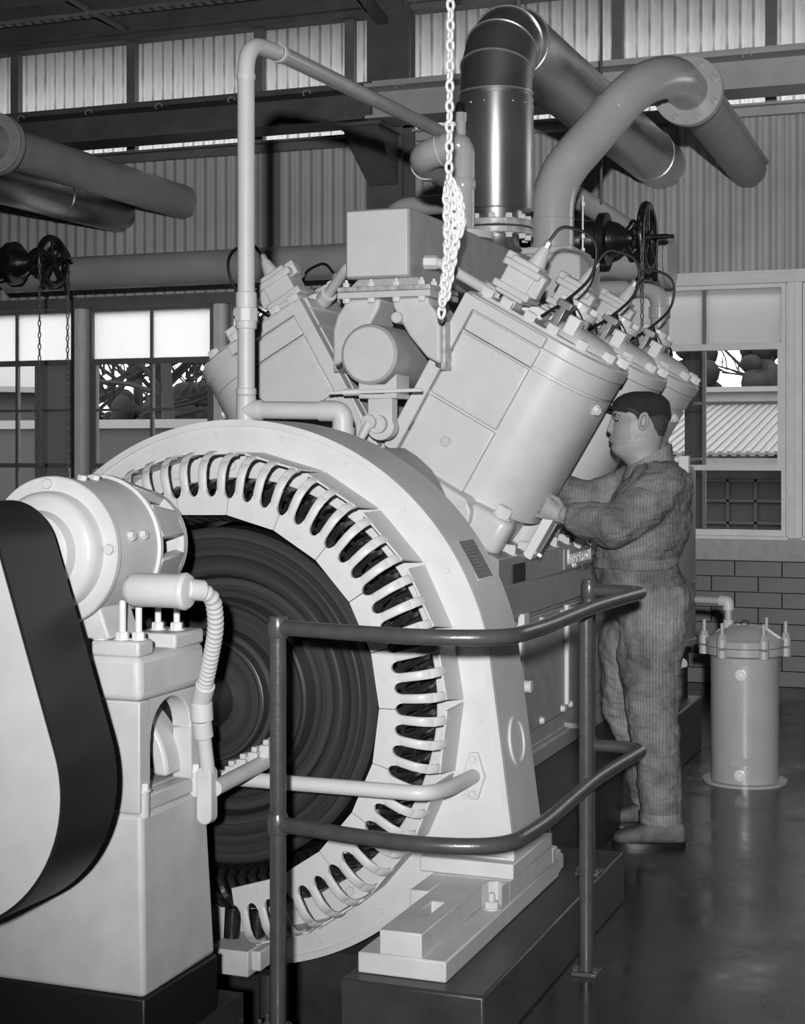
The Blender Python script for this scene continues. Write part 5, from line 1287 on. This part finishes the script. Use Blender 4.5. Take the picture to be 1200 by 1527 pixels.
# shoes
for (ax, ay, b) in ((985, 1238, CB - .14), (992, 1238, CB + .20)):
    a0 = A_(ax); m = MB()
    secs = [(.082, .028, .005, .060), (.070, .036, .0, .085), (.03, .042, 0, .098), (-.02, .042, 0, .098), (-.06, .045, 0, .082), (-.10, .048, 0, .066), (-.145, .046, 0, .055), (-.175, .036, .003, .042), (-.190, .018, .008, .03)]
    rs = []
    for dx, hw, z0, z1 in secs:
        n = 16; r = []
        for j in range(n):
            t = 2 * PI * j / n; cu, su = math.cos(t), math.sin(t)
            r.append((a0 + dx, b + hw * math.copysign(abs(cu) ** .7, cu), (z0 + z1) / 2 + .012 + (z1 - z0) / 2 * math.copysign(abs(su) ** .7, su)))
        rs.append(r)
    m.rings(rs); sh = fin('shoe', m, LEATHER, .006, 3)
    m = MB(); o1 = []
    for j in range(26):
        t = 2 * PI * j / 26; x = -.055 + .142 * math.cos(t); hw = .049 if x < .0 else .043; o1.append((a0 + x, b + hw * math.copysign(abs(math.sin(t)) ** .8, math.sin(t))))
    m.prism(o1, lambda p, q, h: (p, q, h), .0, .018); m.xf(lambda p: ml(p.x, p.y, p.z)); part('sole', m, RUBBER, sh)
# ================================================================== outside the windows
OUTM = mat('outside_ground', .07, .9, noise=.3, nscale=.6)
g = MB(); g.box(-60, 40, 10.75, 90, -.6, -.4); struct('trim_%d' % (tn[0] + 1), g, OUTM); tn[0] += 1
OWALL = mat('outside_wall', .11, .8, noise=.1, nscale=2); OROOF = mat('outside_roof', .17, .6); OTRIM = mat('outside_trim', .24, .6); ODARK = mat('outside_dark', .03, .7, noise=.4, nscale=1.5)
BARK = mat('bark', .03, .9); FOL = mat('dark_foliage', .02, .9, noise=.5, nscale=3)
OGREY = mat('outside_grey', .045, .7, noise=.1, nscale=1)
# low workshop with corrugated roof, right
t = thing('outbuilding', 'low outbuilding with pale corrugated roof outside the right window', 'building', (-1.5, 20, -.4))
m = MB(); m.box(-6, 3, 18.3, 23.5, -.4, 1.42); part('wall', m, OWALL, t)
m = MB(); k = 60
k = 90
for i in range(k):
    x = -6.2 + i * .103
    for a, b, dz in ((0, .06, 0), (.06, .103, .018)):
        m.hexa([(x + a, 18.0, 1.46 + dz), (x + b, 18.0, 1.46 + dz), (x + b, 22, 2.12 + dz), (x + a, 22, 2.12 + dz), (x + a, 18.0, 1.50 + dz), (x + b, 18.0, 1.50 + dz), (x + b, 22, 2.16 + dz), (x + a, 22, 2.16 + dz)])
part('roof', m, OROOF, t)
m = MB(); m.box(-6.2, 3.1, 22.0, 22.2, 2.1, 2.36); m.box(-6.2, 3.1, 21.9, 22.3, 2.33, 2.4); part('parapet', m, OTRIM, t)
m = MB(); m.box(-6.2, 3.1, 18.02, 18.1, 1.3, 1.44); part('gutter', m, OTRIM, t)
for i in range(5):
    x = -4.6 + i * 1.3; m = MB(); m.box(x, x + .95, 18.24, 18.31, .45, 1.2); w = part('window', m, ODARK, t)
    m = MB()
    for q in (0, .31, .62, .93): m.box(x + q, x + q + .03, 18.21, 18.25, .45, 1.2)
    for q in (.45, .69, .94, 1.17): m.box(x, x + .96, 18.21, 18.25, q, q + .03)
    part('window_bars', m, OGREY, w)
# porch along the right windows
t = thing('porch', 'porch roof on pale posts just outside the right windows', 'porch', (-1.5, 12, -.4))
m = MB(); m.box(-3.7, 3, 10.75, 12.9, 2.72, 2.8); part('roof', m, OGREY, t)
for x in (-2.27, -1.53, .6):
    m = MB(); m.box(x - .07, x + .07, 12.3, 12.44, -.4, 2.72); m.box(x - .02, x + .02, 12.28, 12.30, -.4, 2.72); part('post', m, OWALL, t)
# silo, wall and post at the left
t = thing('storage_tank', 'round metal storage tank with pale conical roof outside the leftmost window', 'tank', (-14.2, 20, -.4))
m = MB(); m.lathe([(1.05, -.4), (1.05, 1.7), (1.08, 1.72), (1.05, 1.74), (1.05, 2.4)], (-14.2, 20, 0), (0, 0, 1), 40); part('shell', m, OGREY, t, smooth=30)
m = MB(); m.lathe([(1.3, 2.36), (1.3, 2.44), (.9, 2.75), (.2, 2.85)], (-14.2, 20, 0), (0, 0, 1), 40); part('roof', m, OTRIM, t, smooth=30)
t = thing('yard_wall', 'low grey yard wall with white coping outside the left windows', 'wall', (-10, 16, -.4))
m = MB(); m.box(-13, -7.0, 16, 16.25, -.4, 1.78); part('wall', m, OGREY, t)
m = MB(); m.box(-13, -6.95, 15.95, 16.3, 1.78, 1.88); part('coping', m, OTRIM, t)
m = MB(); m.box(-9.0, -8.88, 15.8, 15.95, -.4, 1.3); part('buttress', m, OWALL, t)
t = thing('yard_post', 'square pale post outside the second pane of the leftmost window', 'post', (-7.6, 11.6, -.4))
m = MB(); m.box(-7.64, -7.44, 11.6, 11.75, -.4, 4.2); part('post', m, OWALL, t); m = MB(); m.box(-7.78, -7.64, 11.62, 11.75, -.4, 4.2); part('shaded_side', m, OGREY, t)  # second, darker box stands for the unlit left side of the post
# trees
def tree(x, y, h, seed, label, lean=0):
    random.seed(seed); t = thing('bare_tree', label, 'tree', (x, y, -.4), 'bare trees seen through the %s windows' % ('left' if x < -8 else 'right'))
    tr = MB(); tr.tube([(x, y, -.4), (x + .1, y, h * .3), (x + lean * .5, y, h * .6), (x + lean, y, h)], [.16, .13, .08, .02], 7); part('trunk', tr, BARK, t)
    m = MB()
    def grow(p, d, L, r, lv):
        e = p + d * L; mid = p.lerp(e, .5) + Vector((random.uniform(-.1, .1), 0, random.uniform(-.05, .1))) * L
        m.tube([p, mid, e], [r, r * .85, r * .65], 4)
        if lv > 0:
            for _ in range(3):
                q = (d + Vector((random.uniform(-.9, .9), random.uniform(-.5, .5), random.uniform(-.2, .6)))).normalized()
                grow(p.lerp(e, random.uniform(.5, 1)), q, L * random.uniform(.5, .75), r * .66, lv - 1)
    for i in range(20):
        k = random.uniform(.25, .95); p = Vector((x + lean * k, y, h * k)); a = random.uniform(0, 2 * PI)
        grow(p, Vector((math.cos(a), math.sin(a) * .6, random.uniform(.2, 1.0))).normalized(), h * .22 * (1.2 - k * .5), .055, 4)
    part('branches', m, BARK, t, recalc=False, smooth=0, kind='stuff')
labs = ['bare winter tree seen through the second left window']
for i, (x, h, y) in enumerate(((-14.6, 6.5, 26), (-17.6, 8, 31), (-18.2, 7, 37), (-21.5, 9, 42), (-13.6, 7.0, 30.5), (-16.2, 7.5, 28.5), (-19.6, 8, 33.5), (-20.3, 8, 36), (-17.0, 7, 27.2), (-3.6, 7, 26), (-4.6, 7.5, 35.5), (-2.2, 7.2, 38))):
    tree(x + (0 if x < -8 else .4), y, h, 20 + i, 'bare winter tree beyond the yard, seen through the %s windows' % ('left' if x < -8 else 'right'), random.uniform(-.6, .6))
random.seed(11)
blob = MB(); blob.sphere((0, 0, 0), 1, 12, 8)
for x in [-22.5 + .95 * i for i in range(9)] + [-8.2 + 1.15 * i for i in range(9)]:
    left = x < -9
    hh = random.uniform(2.5, 3.3) if left else random.uniform(4.2, 5.0)
    t = thing('hedge_tree', 'dark low evergreen in the line of evergreens behind the %s' % ('yard wall' if left else 'outbuilding'), 'tree', (x, 33, -.4), 'evergreens behind the %s' % ('yard wall' if left else 'outbuilding'))
    m = MB()
    for q in range(40 if left else 70):
        k = random.uniform(0, 1); r = random.uniform(.22, .42) * (1.15 - .5 * k); a = random.uniform(0, 2 * PI); rr = random.uniform(.1, .75) * (1 - .6 * k)
        m.sphere((x + rr * math.cos(a), 33 + rr * math.sin(a), .2 + (hh - .3) * k), r, 9, 6, 1, 1, random.uniform(.8, 1.5))
    part('foliage', m, FOL, t, smooth=60, kind='stuff', recalc=False)
    m = MB(); m.cyl((x, 33, -.4), (x, 33, .5), .15, n=6); part('trunk', m, BARK, t)
